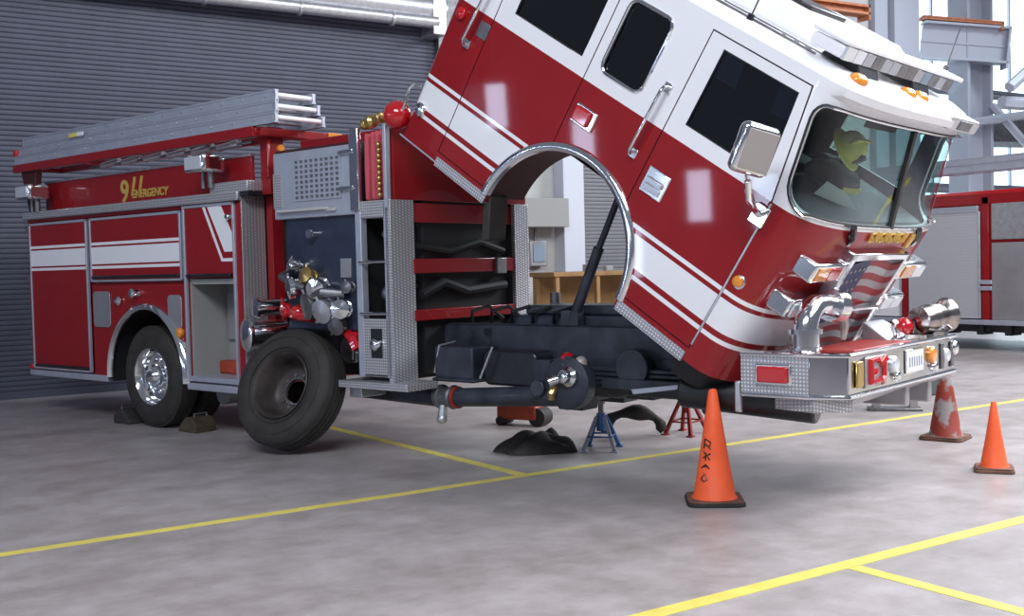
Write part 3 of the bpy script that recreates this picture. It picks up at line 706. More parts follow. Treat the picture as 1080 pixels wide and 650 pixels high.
for (x, z, r) in ((3.38, 1.36, .07), (3.47, 1.42, .05), (3.40, 1.48, .05), (3.42, 1.78, .06), (3.36, 1.85, .04)): v_.ball((x, .2, z), r); v_.cyl((x, .2, z), (x, .42, z), r*.6)
v_.build('valve_cluster', 'dull', PM)
# front wall of the pump house, seen under the raised cab
MB().box((3.56, .0, .62), (3.62, .27, 2.12)).build('near_end_plate', 'tread', PM, .004)
MB().box((3.60, PW-.20, .95), (3.64, PW, 2.12)).build('far_end_plate', 'tread', PM, .004)
MB().box((3.52, .27, 1.94), (3.60, PW, 2.10)).box((3.55, .065, 2.12), (3.61, PW, 2.74)).build('front_wall_panel', 'red', PM, .004)
MB().box((3.52, .25, 1.52), (3.63, PW-.15, 1.64)).box((3.52, .25, 1.13), (3.63, PW-.15, 1.22)).build('cross_member', 'red', PM, .006)
MB().tube([(3.58, .3, 1.75), (3.60, .7, 1.70), (3.58, 1.1, 1.78), (3.6, 1.4, 1.7)], .03).tube([(3.60, .35, 1.34), (3.62, .6, 1.44), (3.6, .9, 1.36), (3.61, 1.4, 1.40)], .04).build('wall_hose', 'dark', PM)
MB().box((3.61, 1.25, 1.50), (3.66, 1.38, 1.64)).build('hinge_bracket', 'dull', PM, .008)
# step
MB().box((3.00, -.06, .585), (3.82, .30, .645)).build('running_board', 'tread', FE, .008)
MB().box((2.85, .30, .50), (3.1, .6, .58)).box((3.05, .02, .50), (3.2, .3, .585)).build('step_bracket', 'alu', FE, .006)
# plumbing
PL = empty('pump_plumbing', (0, 0, 0)); PL.parent = FE
def fitting(c, d, r, L, m='chrome', name='discharge_valve', ring=True):
    c = Vector(c); d = Vector(d).normalized(); mb = MB()
    mb.lathe([(-.12, r*.7), (0, r*.72), (.0, r*1.0), (L*.3, r*1.05), (L*.35, r*.85), (L*.7, r*.85), (L*.72, r*1.15), (L, r*1.15), (L+.01, r*.6), (L+.02, r*.2)], c, d, 20)
    if ring:
        k = d.orthogonal().normalized(); q = d.cross(k)
        for i in range(3):
            a = 2*PI*i/3; mb.tube([c+d*L*.86+(k*math.cos(a)+q*math.sin(a))*r, c+d*L*.86+(k*math.cos(a)+q*math.sin(a))*r*1.5], r*.16, 6)
    return mb.build(name, m, PL)
fitting((2.50, .04, 1.44), (-.5, -1, -.15), .085, .16); fitting((2.76, .04, 1.44), (.35, -1, -.2), .075, .18)
fitting((2.62, .04, 1.50), (.1, -1, .3), .06, .12, 'brass'); fitting((2.86, .02, 1.25), (.1, -1, -.25), .09, .14, 'alu')
fitting((3.04, .02, 1.24), (.5, -1, 0), .07, .14); fitting((2.70, .02, 1.28), (-.3, -1, -.2), .10, .13, 'dull')
fitting((2.24, .10, 1.22), (-.6, -1, -.1), .08, .10, 'redlens', 'suction_cap'); fitting((2.95, .05, 1.12), (.2, -1, -.3), .07, .1, 'dull')
fitting((2.44, .03, 1.60), (-.2, -1, .3), .05, .1, 'chrome'); fitting((3.10, .05, 1.42), (.2, -1, 0), .045, .1, 'dull')
mb = MB(); mb.tube([(2.25, .05, 1.55), (2.3, -.06, 1.52), (2.45, -.1, 1.47), (2.6, -.05, 1.42)], .035, 10); mb.tube([(2.6, .05, 1.40), (2.72, -.1, 1.36), (2.9, -.12, 1.38), (3.02, .02, 1.36)], .04, 10); mb.build('pump_pipe', 'dull', PL)
mb = MB(); mb.tube([(2.12, .3, 1.25), (2.2, .04, 1.24), (2.35, .02, 1.18), (2.6, .02, 1.16)], .045, 10); mb.ball((2.40, .03, 1.2), .075); mb.build('pump_pipe', 'redlens', PL)
mb = MB(); mb.cyl((1.93, .25, 1.0), (1.81, -.06, 1.0), .13, .13, 28); mb.lathe([(0, .15), (.03, .155), (.05, .13), (.06, .08), (.07, .03)], (1.81, -.06, 1.0), (-.33, -1, 0), 28); mb.build('main_suction_cap', 'chrome', PL)
mb = MB(); mb.cyl((2.0, .25, 1.24), (1.90, -.03, 1.24), .08); mb.lathe([(0, .10), (.03, .10), (.04, .06)], (1.90, -.03, 1.24), (-.33, -1, 0), 20); mb.build('suction_outlet', 'chrome', PL)
mb = MB(); mb.cyl((2.6, .52, .85), (2.6, .42, .85), .12); mb.ball((3.0, .56, .85), .12); mb.tube([(2.75, .5, .98), (2.9, .45, 1.0), (3.1, .4, .8)], .05); mb.build('pump_casing', 'dull', PL)
mb = MB(); mb.tube([(3.02, .06, 1.02), (3.12, .02, .98), (3.16, .02, .9)], .05); mb.ball((3.1, .05, .99), .06); mb.build('drain_valve', 'redlens', PL)
mb = MB(); mb.tube([(3.12, .04, .80), (3.2, -.02, .88)], .012); mb.tube([(3.08, .04, .82), (3.16, -.02, .90)], .012); mb.build('drain_handle', 'chrome', PL)
# ================================================================ CHASSIS
for y in (.66, 1.46):
    r_ = MB(); 
    r_.box((-2.2, y, .84), (6.5, y+.012, 1.09)); r_.box((-2.2, y, 1.075), (6.5, y+.09, 1.09)); r_.box((-2.2, y, .84), (6.5, y+.09, .855)) if y < 1 else r_.box((-2.2, y-.09, .84), (6.5, y, .855))
    r_.box((4.0, y-.004, .74), (6.0, y+.03, .86))
    r_.box((6.3, y, .745), (7.3, y+.08, .86)); r_.build('frame_rail', 'frame', FE, .004)
for x in (1.9, 4.0, 5.9): MB().box((x, .66, .86), (x+.1, 1.47, 1.06)).build('frame_crossmember', 'frame', FE, .004)
eg = MB(); eg.box((4.15, .82, .62), (5.55, 1.36, 1.16)); eg.box((4.3, .85, 1.16), (5.4, 1.3, 1.24)); eg.cyl((5.5, 1.08, .95), (5.75, 1.08, .95), .28); eg.ball((5.3, .72, .68), .14); eg.box((4.4, .74, .54), (5.6, 1.3, .66))
ENG = eg.build('engine', 'frame', FE, .02)
e2 = MB()
for k in range(5):
    x = 3.75+.22*k; e2.tube([(x, .8, 1.10), (x+.05, .75, 1.19), (x+.15, .85, 1.23), (x+.22, .95, 1.12)], .016)
e2.build('engine_hose', 'black', ENG)
MB().cyl((4.3, 1.25, 1.2), (4.3, 1.25, 1.33), .045).build('oil_filter', 'dull', ENG)
# battery / tool box, mufflers, tanks
MB().box((3.74, .34, .66), (4.16, .64, .92)).box((3.74, .3, .64), (4.2, .66, .67)).build('battery_box', 'frame', FE, .015)
MB().tube([(3.72, .36, .70), (3.80, .34, .93), (3.83, .5, .95)], .01).tube([(4.24, .34, .68), (4.36, .36, .93)], .01).build('battery_cable', 'alu', FE)
MB().prism(rrect(4.2, 4.75, .62, .90, .06), 'xz', .42, .64).build('air_dryer', 'black', FE, .02)
ms = MB(); ms.cyl((2.72, .42, .52), (3.72, .40, .50), .085, .085, 20); ms.cyl((3.95, .36, .51), (5.0, .40, .58), .075, .08, 20); ms.build('exhaust_pipe', 'frame', FE)
MB().lathe([(0, .085), (.02, .1), (.05, .1), (.06, .08), (.16, .08), (.18, .10), (.2, .09)], (3.74, .38, .505), (1, -.05, .02), 20).build('exhaust_clamp', 'dull', FE)
MB().cyl((3.82, .35, .44), (3.82, .33, .33), .035, .04).ball((3.82, .33, .33), .045).build('drain_cock', 'alu', FE)
MB().lathe([(0, .09), (.025, .09)], (3.96, .36, .51), (1, -.05, .02), 20).build('pipe_band', 'jackred', FE)
MB().cyl((1.05, .42, .40), (1.05, .16, .40), .11).build('tail_pipe', 'dull', FE)
# front axle and hub (wheel removed)
AX = MB(); AX.tube([(4.86, .28, .64), (4.82, .55, .60), (4.82, .8, .52), (4.82, 1.4, .52), (4.82, 1.7, .60), (4.82, 2.3, .62)], .065, 10); AX.cyl((4.84, 2.02, .64), (4.84, 2.2, .64), .2, .2, 24); AX.box((4.74, 2.22, .50), (4.92, 2.40, .58)); AX.box((4.70, .74, .42), (4.94, .95, .54)); AX.box((4.70, 1.30, .42), (4.94, 1.52, .54))
AXO = AX.build('front_axle', 'frame', FE, .01)
dr = MB(); dr.lathe([(0, .18), (.03, .20), (.13, .20), (.15, .16)], (5.12, .44, .69), (0, -1, 0), 32); dr.box((4.74, .40, .66), (4.9, .52, .84)); dr.build('brake_drum', 'frame', AXO)
hb = MB(); hb.lathe([(0, .075), (.02, .075), (.04, .05), (.08, .05), (.09, .035)], (5.17, .29, .74), (-.1, -1, .1), 24); hb.build('wheel_hub', 'chrome', AXO)
MB().cyl((5.07, .27, .72), (5.02, .22, .70), .04).build('hub_stud_ring', 'chrome', AXO)
MB().tube([(5.02, .3, .66), (5.01, .27, .61), (5.0, .28, .57)], .03).build('slack_adjuster', 'brass', AXO)
MB().ball((5.10, .36, .85), .065).box((5.02, .36, .80), (5.12, .46, .87)).build('brake_chamber_cap', 'redlens', AXO)
MB().ball((5.22, .36, .84), .05).build('brake_fitting', 'tan', AXO)
sp = MB()
for k in range(5): sp.box((5.15-.2+.05*k, .56, .62+.035*k), (6.55-.06*k, .65, .65+.035*k))
sp.cyl((5.55, .52, .80), (5.55, .62, .80), .14); sp.box((5.3, .5, .64), (6.1, .7, .72)); sp.build('leaf_spring', 'frame', FE, .008)
MB().prism([(5.62, .62), (6.02, .68), (6.0, .71), (5.60, .655)], 'xz', .44, .47).build('cast_plate', 'alulight', FE, .004)
MB().box((5.0, .70, .56), (6.1, 1.45, .72)).cyl((6.2, .5, .62), (6.2, .5, .50), .05).build('oil_pan', 'frame', FE, .06, seg=3)
MB().cyl((6.14, .26, .70), (7.04, .42, .63), .115, .115, 24).box((6.45, .3, .70), (6.52, .6, .86)).box((6.85, .3, .70), (6.92, .6, .86)).build('air_tank', 'black', FE, .02)
MB().box((6.62, .10, .60), (6.66, .14, .80)).build('tank_fitting', 'alu', FE, .01)
# bracket under the nose linking frame and cab
MB().prism([(5.95, 1.07), (6.35, .86), (6.55, .88), (6.20, 1.25)], 'xz', .60, .66).cyl((6.22, .64, 1.02), (6.22, .54, 1.02), .07).build('cab_pivot', 'frame', FE, .01)
# tilt cylinder
tc = MB(); tc.cyl((4.88, .72, 1.12), (5.16, .70, 1.68), .042); tc.cyl((5.16, .70, 1.68), (5.44, .68, 2.20), .026); tc.ball((5.44, .68, 2.20), .06); tc.box((4.80, .68, 1.07), (4.96, .76, 1.20)); tc.build('tilt_cylinder', 'frame', FE)
MB().tube([(5.70, .70, 1.08), (5.66, .62, 1.35), (5.72, .55, 1.55)], .04).ball((5.52, .64, 1.42), .04).build('steering_shaft', 'frame', FE)
MB().ball((5.72, .50, 1.52), .09).tube([(5.72, .52, 1.5), (5.75, .5, 1.2)], .05).build('coolant_hose', 'maroon', FE)
# ================================================================ BUMPER
def offs(pts): return pts
plan = [(6.72, .0), (7.17, .0), (7.37, .11), (7.37, 1.95), (7.17, 2.12), (6.72, 2.12)]
B = MB(); z0, z1 = .735, .985
for a, c in zip(plan, plan[1:]):
    d = Vector((c[0]-a[0], c[1]-a[1], 0)).normalized(); nrm = Vector((d.y, -d.x, 0))*-.02
    q = [(a[0], a[1]), (c[0], c[1]), (c[0]+nrm.x, c[1]+nrm.y), (a[0]+nrm.x, a[1]+nrm.y)]
    B.prism(q, 'xy', z0, z1, 0 if a[1] != c[1] else 1)
BP = B.build('front_bumper', ['bumperchrome', 'tread'], FE, .008)
tp = MB(); tp.prism([(6.96, .01), (7.16, .01), (7.36, .12), (7.36, 1.94), (7.16, 2.11), (6.96, 2.11)], 'xy', .965, .975); tp.build('bumper_deck', 'tread', BP)
tp = MB(); tp.box((6.99, .30, .975), (7.33, 1.22, 1.0)); tp.build('hose_tray_cover', 'jackred', BP, .01)
rb = MB(); rb.tube([(6.73, -.004, z1), (7.17, -.004, z1), (7.375, .11, z1), (7.375, 1.95, z1)], .014); rb.tube([(6.73, -.004, z0), (7.17, -.004, z0), (7.375, .11, z0), (7.375, 1.95, z0)], .014); rb.build('bumper_bead', 'chrome', BP)
MB().box((6.83, -.022, .80), (7.07, .0, .93)).build('side_warning_bezel', 'chrome', BP, .008)
MB().box((6.85, -.045, .815), (7.05, -.018, .915)).build('side_warning_lamp', 'redlens', BP, .012)
gs = MB(); gs.prism([(7.37, .735), (7.37, .715), (7.10, .60), (7.10, .62)], 'xz', .25, 1.95); gs.prism([(7.19, .02), (7.37, .17), (7.30, .3), (7.0, .3), (6.9, .1)], 'xy', .64, .735); gs.build('gravel_shield', 'tread', BP, .004)
MB().box((7.0, 1.2, .56), (7.3, 1.28, .7)).build('tow_eye', 'silver', BP, .01)
MB().box((7.05, 1.62, .54), (7.3, 1.7, .7)).build('tow_eye', 'silver', BP, .01)
# things set in the bumper face
def rnd(y, z, r, m, name, d=.03): return MB().lathe([(0, r), (d*.6, r), (d, r*.8), (d+.004, r*.3)], (7.368, y, z), (1, 0, 0), 22).build(name, m, BP)
MB().box((7.372, .20, .78), (7.392, .30, .94)).build('bumper_lamp_bezel', 'brass', BP, .02)
MB().box((7.371, .34, .765), (7.385, .66, .955)).build('siren_speaker_panel', 'alu', BP, .01)
rr_ = MB()
def stroke(pts, r=.022): rr_.tube([(7.392, y, z) for y, z in pts], r, 6)
stroke([(.50, .93), (.39, .93), (.39, .80), (.51, .80)]); stroke([(.39, .865), (.47, .865)]); stroke([(.60, .93), (.60, .82), (.56, .79), (.53, .81)]); stroke([(.55, .90), (.63, .93)])
rr_.build('red_speaker_ribs', 'redlens', BP)
rnd(.80, .875, .055, 'clear', 'bumper_spot_lamp'); rnd(.84, .80, .035, 'chrome', 'bumper_knob')
MB().box((7.372, 1.0, .79), (7.380, 1.32, .95)).build('number_plate_frame', 'chrome', BP, .006)
MB().box((7.379, 1.015, .805), (7.384, 1.305, .935)).build('number_plate', 'white', BP)
for k in range(6): MB().box((7.383, 1.05+k*.042, .835), (7.386, 1.066+k*.042, .90)).build('plate_character', 'bluegrey', BP)
rnd(1.48, .885, .06, 'amber', 'bumper_spot_lamp'); rnd(1.52, .80, .04, 'chrome', 'bumper_knob'); rnd(1.76, .86, .05, 'clear', 'bumper_spot_lamp'); rnd(1.93, .90, .05, 'chrome', 'bumper_knob')
for y in (1.66, 1.86): MB().box((7.371, y, .77), (7.383, y+.05, .95)).build('bumper_trim', 'dull', BP, .004)
# front suction elbow and far siren
el = MB(); c0 = Vector((7.06, .20, 0))
path = [(7.08, .16, .98), (7.08, .16, 1.10)]+[(7.08-.0*math.cos(a), .16+.17*(1-math.cos(a)), 1.10+.17*math.sin(a)) for a in [PI/2*k/6 for k in range(1, 7)]]+[(7.08, .42, 1.27), (7.10, .50, 1.26)]
el.tube(path, .075, 18); el.lathe([(0, .10), (.04, .10), (.04, .085), (.12, .085), (.12, .105), (.15, .105)], (7.08, .16, .985), (0, 0, 1), 20); el.lathe([(0, .10), (.05, .11), (.09, .11), (.1, .09)], (7.10, .47, 1.265), (.1, 1, -.1), 20)
el.build('front_intake_elbow', 'chrome', BP)
MB().tube([(7.12, .60, 1.24), (7.13, .62, 1.12), (7.13, .60, 1.04)], [.035, .03, .015], 8).build('intake_handle', 'tan', BP)
sr = MB(); sr.lathe([(0, .05), (.02, .10), (.10, .11), (.22, .095), (.26, .12), (.30, .125), (.31, .10)], (7.20, 1.70, 1.10), (.35, .9, .12), 24); sr.box((7.05, 1.6, .975), (7.3, 1.95, 1.01)); sr.cyl((7.15, 1.75, .98), (7.15, 1.75, 1.1), .05)
sr.build('mechanical_siren', 'darkchrome', BP)
MB().ball((7.12, 1.66, 1.06), .07).build('siren_cap', 'redlens', BP)
MB().tube([(7.2, 1.35, .98), (7.17, 1.32, 1.08), (7.2, 1.3, 1.12)], .02).ball((7.2, 1.35, 1.0), .045).build('cord_reel_knob', 'chrome', BP)
MB().prism([(6.98, .976), (7.2, .976), (7.1, 1.05), (6.98, 1.12)], 'xz', 1.25, 1.62).build('crumpled_cover', 'alu', BP, .01)
# ================================================================ SETTING
def st(name, mb, m, parent=None, **k):
    o = mb.build(name, m, parent, **k); o['kind'] = 'structure'; return o
DY = 15.4
st('floor', MB().box((-14, -12, -.2), (40, 24, 0)), 'concrete')
def lines(a, b, w=.10):
    a, b = Vector((*a, 0)), Vector((*b, 0)); d = (b-a).normalized(); n = Vector((-d.y, d.x, 0))*w/2
    return MB().prism([tuple((a+n).xy), tuple((b+n).xy), tuple((b-n).xy), tuple((a-n).xy)], 'xy', -.004, .0025)
st('trim_1', lines((-8, 6.765), (24, 6.72), .085), 'line')
st('trim_2', lines((-8, 3.70), (24, 3.68), .10), 'line')
st('trim_3', lines((4.56, 6.79), (4.48, 11.0), .09), 'line')
st('trim_4', lines((4.45, 3.639), (4.43, -2), .09), 'line')
def slatdoor(name, x0, x1, z1, m, y=DY, pitch=.066):
    mb = MB(); pr = []; z = .03
    while z < z1:
        pr += [(y, z), (y-.010, z+.008), (y-.015, z+pitch*.45), (y-.012, z+pitch*.85), (y, z+pitch*.97)]; z += pitch
    n = len(pr); mb.v = [(x0, a, b) for a, b in pr]+[(x1, a, b) for a, b in pr]
    mb.f = [(i, i+1, i+1+n, i+n) for i in range(n-1)]; mb.m = [0]*len(mb.f)
    mb.box((x0, y+.01, 0), (x1, y+.05, z1)); mb.box((x0, y-.05, 0), (x1, y+.02, .10))
    return st(name, mb, m, ang=25)
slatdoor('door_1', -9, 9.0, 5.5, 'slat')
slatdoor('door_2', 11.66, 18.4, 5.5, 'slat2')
w = MB(); w.box((-14, DY, 5.4), (9.2, DY+.4, 9), 1); w.box((9.2, DY-.02, 0), (11.7, DY+.4, 9)); w.box((11.7, DY, 5.4), (18.4, DY+.4, 9)); w.box((18.4, DY, 0), (19.9, DY+.4, 9)); w.box((-14, DY, 0), (-8.9, DY+.4, 5.5))
st('wall_back', w, ['cream', 'slat'])
t_ = MB(); t_.box((8.86, DY-.14, 0), (9.3, DY, 6.5)); st('trim_5', t_, 'dull', bevel=.01)
t_ = MB(); t_.cyl((-9, 15.05, 5.33), (8.72, 15.05, 5.40), .10, .10, 16); t_.cyl((-9, 15.2, 5.62), (8.9, 15.2, 5.62), .22, .22, 20)
for x in (5.0, 6.4, 7.9): t_.cyl((x, 15.05, 5.38), (x+.05, 15.05, 5.38), .115, .115, 16)
t_.box((8.62, 14.98, 5.2), (8.86, DY, 5.75)); t_.build('door_drum_housing', 'alu', None, .01); bpy.data.objects['door_drum_housing']['kind'] = 'structure'
# columns of the second bay
t_ = MB(); t_.box((11.14, 15.1, 0), (11.58, 15.38, 7)); st('trim_6', t_, 'steellight', bevel=.01)
t_ = MB(); t_.box((9.2, 14.9, 2.2), (11.1, 15.3, 2.68)); st('trim_7', t_, 'greywall', bevel=.01)
eb = MB().box((10.50, 15.2, 1.55), (10.84, 15.385, 1.98)).build('electrical_box', 'silver', None, .015); tag(eb, 'grey blue electrical box mounted on the cream wall seen through the wheel arch', 'electrical box')
MB().box((10.55, 15.185, 1.62), (10.79, 15.202, 1.92)).build('box_cover', 'bluegrey', eb, .01)
MB().tube([(10.67, 15.3, 1.98), (10.67, 15.3, 2.3)], .025).build('conduit', 'dull', eb)
# big glazed gable beyond the second engine
for k, (x0, x1, z0, z1) in enumerate(((20.3, 27, 3.4, 5.9), (27.1, 34, 3.4, 5.9), (20.3, 27, 6.0, 9.5), (27.1, 34, 6.0, 9.5), (20.3, 27, .9, 3.3), (27.1, 34, .9, 3.3))):
    wd = MB().box((x0+.05, 18.05, z0+.05), (x1-.05, 18.08, z1-.05)); o = st('window_%d' % (k+1), wd, 'sky')
    f = MB()
    for a in (x0, x1-.08): f.box((a, 17.95, z0), (a+.08, 18.12, z1))
    for c in (z0, z1-.08): f.box((x0, 17.95, c), (x1, 18.12, c+.08))
    for q in range(1, 4): f.box((x0+(x1-x0)*q/4-.03, 17.97, z0), (x0+(x1-x0)*q/4+.03, 18.1, z1))
    f.build('window_frame', 'steelwhite', o)
w = MB(); w.box((20.2, 18, 0), (40, 18.4, .95)); w.box((19.7, DY+.5, 0), (19.9, 18.4, 9.5)); st('wall_right', w, 'cream')
# steel frame
cA = MB(); cA.box((20.0, 15.1, 0), (20.84, 15.5, 10)); cA.box((19.55, 15.25, 0), (20.0, 15.9, 10)); st('trim_8', cA, 'steelwhite', bevel=.01)
cB = MB(); cB.box((21.9, 14.65, 0), (22.0, 15.15, 10)); cB.box((22.75, 14.65, 0), (22.85, 15.15, 10)); cB.box((22.0, 14.85, 0), (22.75, 14.92, 10)); st('trim_9', cB, 'steelwhite', bevel=.01)
def girder(a, b, h, wd, name, m='steelwhite'):
    a, b = Vector(a), Vector(b); d = (b-a).normalized(); n = Vector((-d.y, d.x, 0)).normalized(); L = (b-a).length
    mb = MB(); mb.box((0, -wd/2, 0), (L, wd/2, .05)); mb.box((0, -wd/2, h-.05), (L, wd/2, h)); mb.box((0, -.03, 0), (L, .03, h)); mb.box((L-.05, -wd/2, -.1), (L, wd/2, h))
    mb.box((0, -.05, h*.45), (L, .05, h*.5))
    up = d.cross(n)*-1
    if up.z < 0: up = -up
    mx = Matrix(((d.x, n.x, up.x, a.x), (d.y, n.y, up.y, a.y), (d.z, n.z, up.z, a.z), (0, 0, 0, 1)))
    return st(name, mb.xf(mx), m)
girder((21.1, 15.3, 5.92), (22.6, 14.2, 5.72), .80, .35, 'trim_10')
girder((21.1, 15.25, 6.75), (22.5, 14.22, 6.55), .08, .30, 'trim_11', 'rust')
girder((16.5, 15.0, 6.5), (18.9, 15.0, 6.55), .2, .3, 'trim_12', 'rust')
def brace(a, b, r, name, m='steelwhite'): return st(name, MB().tube([a, b], r, 6), m)
brace((22.7, 14.6, 4.9), (23.4, 13.6, 3.3), .09, 'trim_13'); brace((21.3, 13.3, 5.0), (24.5, 12.8, 7.2), .12, 'trim_14')
brace((20.8, 15.2, 4.3), (25.0, 13.5, 4.9), .10, 'trim_15'); brace((21.5, 13.6, 4.75), (26, 12.6, 4.65), .14, 'trim_16')
brace((22.6, 15.5, 4.4), (26, 14.5, 4.4), .35, 'trim_17', 'dull')
# ---------------------------------------------------------------- second engine
E2 = empty('fire_engine', (16.3, 10.0, 0), 0); tag(E2, 'second fire engine in the background at right, red frame with closed satin roll doors', 'fire engine')
b = MB(); b.box((0.03, -2.5, .52), (2.4, 3.2, 2.50)); b.box((0, -2.5, 2.38), (2.4, 3.2, 2.54))
for y in (-2.5, -1.1, .56, 2.1, 3.1): b.box((0, y, .46), (.05, y+.12, 2.5))
B2 = b.build('rear_body', 'red', E2, .008)
def roll(y0, y1, z0, z1, m):
    mb = MB(); z = z0
    while z < z1-.01: mb.prism([(z, .0), (z+.045, -.0), (z+.04, -.012), (z+.005, -.012)], 'xz', y0, y1) if False else mb.box((-.012, y0, z+.004), (.03, y1, z+.046)); z += .05
    mb.box((-.004, y0, z0), (.03, y1, z1)); o = mb.build('roll_up_door', m, B2, ang=20)
    mbh = MB(); mbh.box((-.03, y0, z1), (.03, y1, z1+.10)); mbh.box((-.02, y0-.03, z0), (.02, y0, z1)); mbh.box((-.02, y1, z0), (.02, y1+.03, z1)); mbh.build('roll_door_header', 'alulight', B2, .006)
roll(.74, 2.04, .52, 2.26, 'rolldoor'); roll(2.26, 3.06, .52, 2.26, 'white')
sv = MB(); sv.box((-.015, -1.0, .50), (.03, .50, 1.75)); sv.build('side_panel', 'silver', B2, .01)
sv = MB(); sv.box((-.015, -1.0, 1.80), (.03, .50, 2.38)); sv.build('upper_side_panel', 'alu', B2, .01)
for z in (.98, 1.08): MB().box((-.03, .50, z), (.0, .74, z+.07)).build('door_catch', 'alulight', B2, .008)
MB().lathe([(0, .05), (.03, .05), (.04, .03)], (-.015, -.15, 1.25), (-1, 0, 0), 16).build('coupling_cap', 'chrome', B2)
MB().box((-.05, -2.5, .42), (.3, 3.2, .50)).build('running_board', 'alulight', B2, .01)
u = MB(); u.box((.3, -2.5, .28), (2.1, 3.1, .5))
for y in (-.6, -.2, .3, .8, 1.4, 2.0, 2.6): u.ball((.35, y, .33), .09); u.box((.2, y, .24), (.5, y+.12, .42))
u.build('underbody', 'frame', B2, .01)
for y in (-1.75, 2.9):
    wt = MB(); wt.lathe([(0, .3), (-.0, .46), (.04, .52), (.24, .52), (.28, .46), (.28, .3)], (.12, y, .52), (1, 0, 0), 32); wt.build('wheel', 'rubber', E2)
MB().box((.0, -2.5, 2.54), (.06, 3.2, 2.60)).build('top_rail', 'redlens', B2, .01)
lr = MB(); lr.box((.05, -2.4, 2.60), (.2, -2.3, 2.9)); lr.box((.05, 1.9, 2.58), (.2, 2.0, 2.92)); lr.box((.05, -.4, 2.58), (.2, -.3, 2.92)); lr.build('ladder_rack', 'red', E2, .01)
mb = MB(); mb.ball((.9, -.3, 2.65), .3, 0, 14, (1, 1.2, .5)); mb.build('roof_cover', 'black', E2)

# ---------------------------------------------------------------- ladders
def make_ladder(name, L, w, nsec, dz, label, cat='ladder', group=None, rungs=14):
    root = empty(name); tag(root, label, cat, group)
    for k in range(nsec):
        ins = .028*k; z = dz*k; x0 = .05*k; x1 = L-.03*k
        for y in (ins, w-.03-ins):
            r_ = MB(); r_.box((x0, y, z), (x1, y+.03, z+dz*.94)); r_.box((x0, y-.006, z), (x1, y+.036, z+.018)); r_.box((x0, y-.006, z+dz*.94-.018), (x1, y+.036, z+dz*.94))
            if y == ins:
                for i in range(rungs): r_.cyl((x0+.3+i*(L-.6)/(rungs-1), y-.001, z+dz*.47), (x0+.3+i*(L-.6)/(rungs-1), y-.012, z+dz*.47), .010, .010, 10, 1)
            rail = r_.build('rail', ['alulight', 'alu'], root, .003)
            if False:
                rv = MB()
                for i in range(rungs): rv.cyl((x0+.3+i*(L-.6)/(rungs-1), y-.004, z+dz*.47), (x0+.3+i*(L-.6)/(rungs-1), y-.012, z+dz*.47), .008)
                rv.build('rivet', 'dull', rail)
        for i in range(rungs):
            x = x0+.3+i*(L-.6)/(rungs-1)-(.0)
            MB().cyl((x, ins+.02, z+dz*.47), (x, w-ins-.02, z+dz*.47), .017, .017, 10).build('rung', 'alu', root)
        MB().cyl((x1-.03, ins, z+dz*.5), (x1-.03, w-ins, z+dz*.5), .022, .022, 10).build('end_rung', 'white', root)
    return root
LD = make_ladder('ladder', 4.84, .56, 3, .104, 'long three section aluminium extension ladder lying on the red rack of the near engine')
def place(o, x, y, z, rz=0):
    m = FE_M @ Matrix.Translation((x, y, z)) @ Matrix.Rotation(rz, 4, 'Z'); o.matrix_world = m; return o
FE_M = Matrix.Translation((3.0747, 11.3473, 0)) @ Matrix.Rotation(math.radians(-73.9), 4, 'Z')
place(LD, -2.58, -.045, 2.866)
MB().box((1.28, -.010, .20), (1.45, -.004, .24)).build('yellow_label', 'line', LD)
MB().box((1.45, -.010, .20), (1.58, -.004, .24)).build('white_label', 'white', LD)
MB().box((-.01, -.01, .10), (.06, .05, .17)).build('tip_reflector', 'redlens', LD, .005)
L2 = make_ladder('ladder', 5.2, .50, 2, .12, 'aluminium ladder on top of the second fire engine at right')
L2.location = (16.38, 12.9, 2.925); L2.rotation_euler = (0, 0, -PI/2)
# ---------------------------------------------------------------- folded hose in the bay
hs = empty('fire_hose'); tag(hs, 'folded red fire hose standing in the open bay beside the pump panel', 'fire hose')
for k in range(4):
    x = 3.315+.062*k; mb = MB()
    mb.prism([(x-.005, 2.125), (x+.035, 2.125), (x+.045, 2.4), (x+.04, 2.66+.015*math.sin(2*k)), (x, 2.68+.008*k), (x-.01, 2.4)], 'xz', .02+.01*(k % 2), .75); o = mb.build('hose_fold', 'hose', hs, .02, seg=3)
mb = MB()
for k in range(10): mb.ball((3.515-.004*(k % 2), -.004, 2.16+.045*k), .022)
mb.build('brass_chain', 'brass', hs)
hs.matrix_world = FE_M.copy()
nz = MB(); nz.lathe([(0, .03), (.06, .03), (.07, .055), (.12, .055), (.14, .03), (.24, .045), (.25, .03)], (3.29, .06, 2.752), (1, -.15, .12), 18); nz.ball((3.29, .06, 2.752), .045)
nzo = nz.build('hose_nozzle', 'brass', None); nzo.matrix_world = FE_M.copy(); tag(nzo, 'brass hose nozzle on top of the pump housing under the round red lamp', 'nozzle')
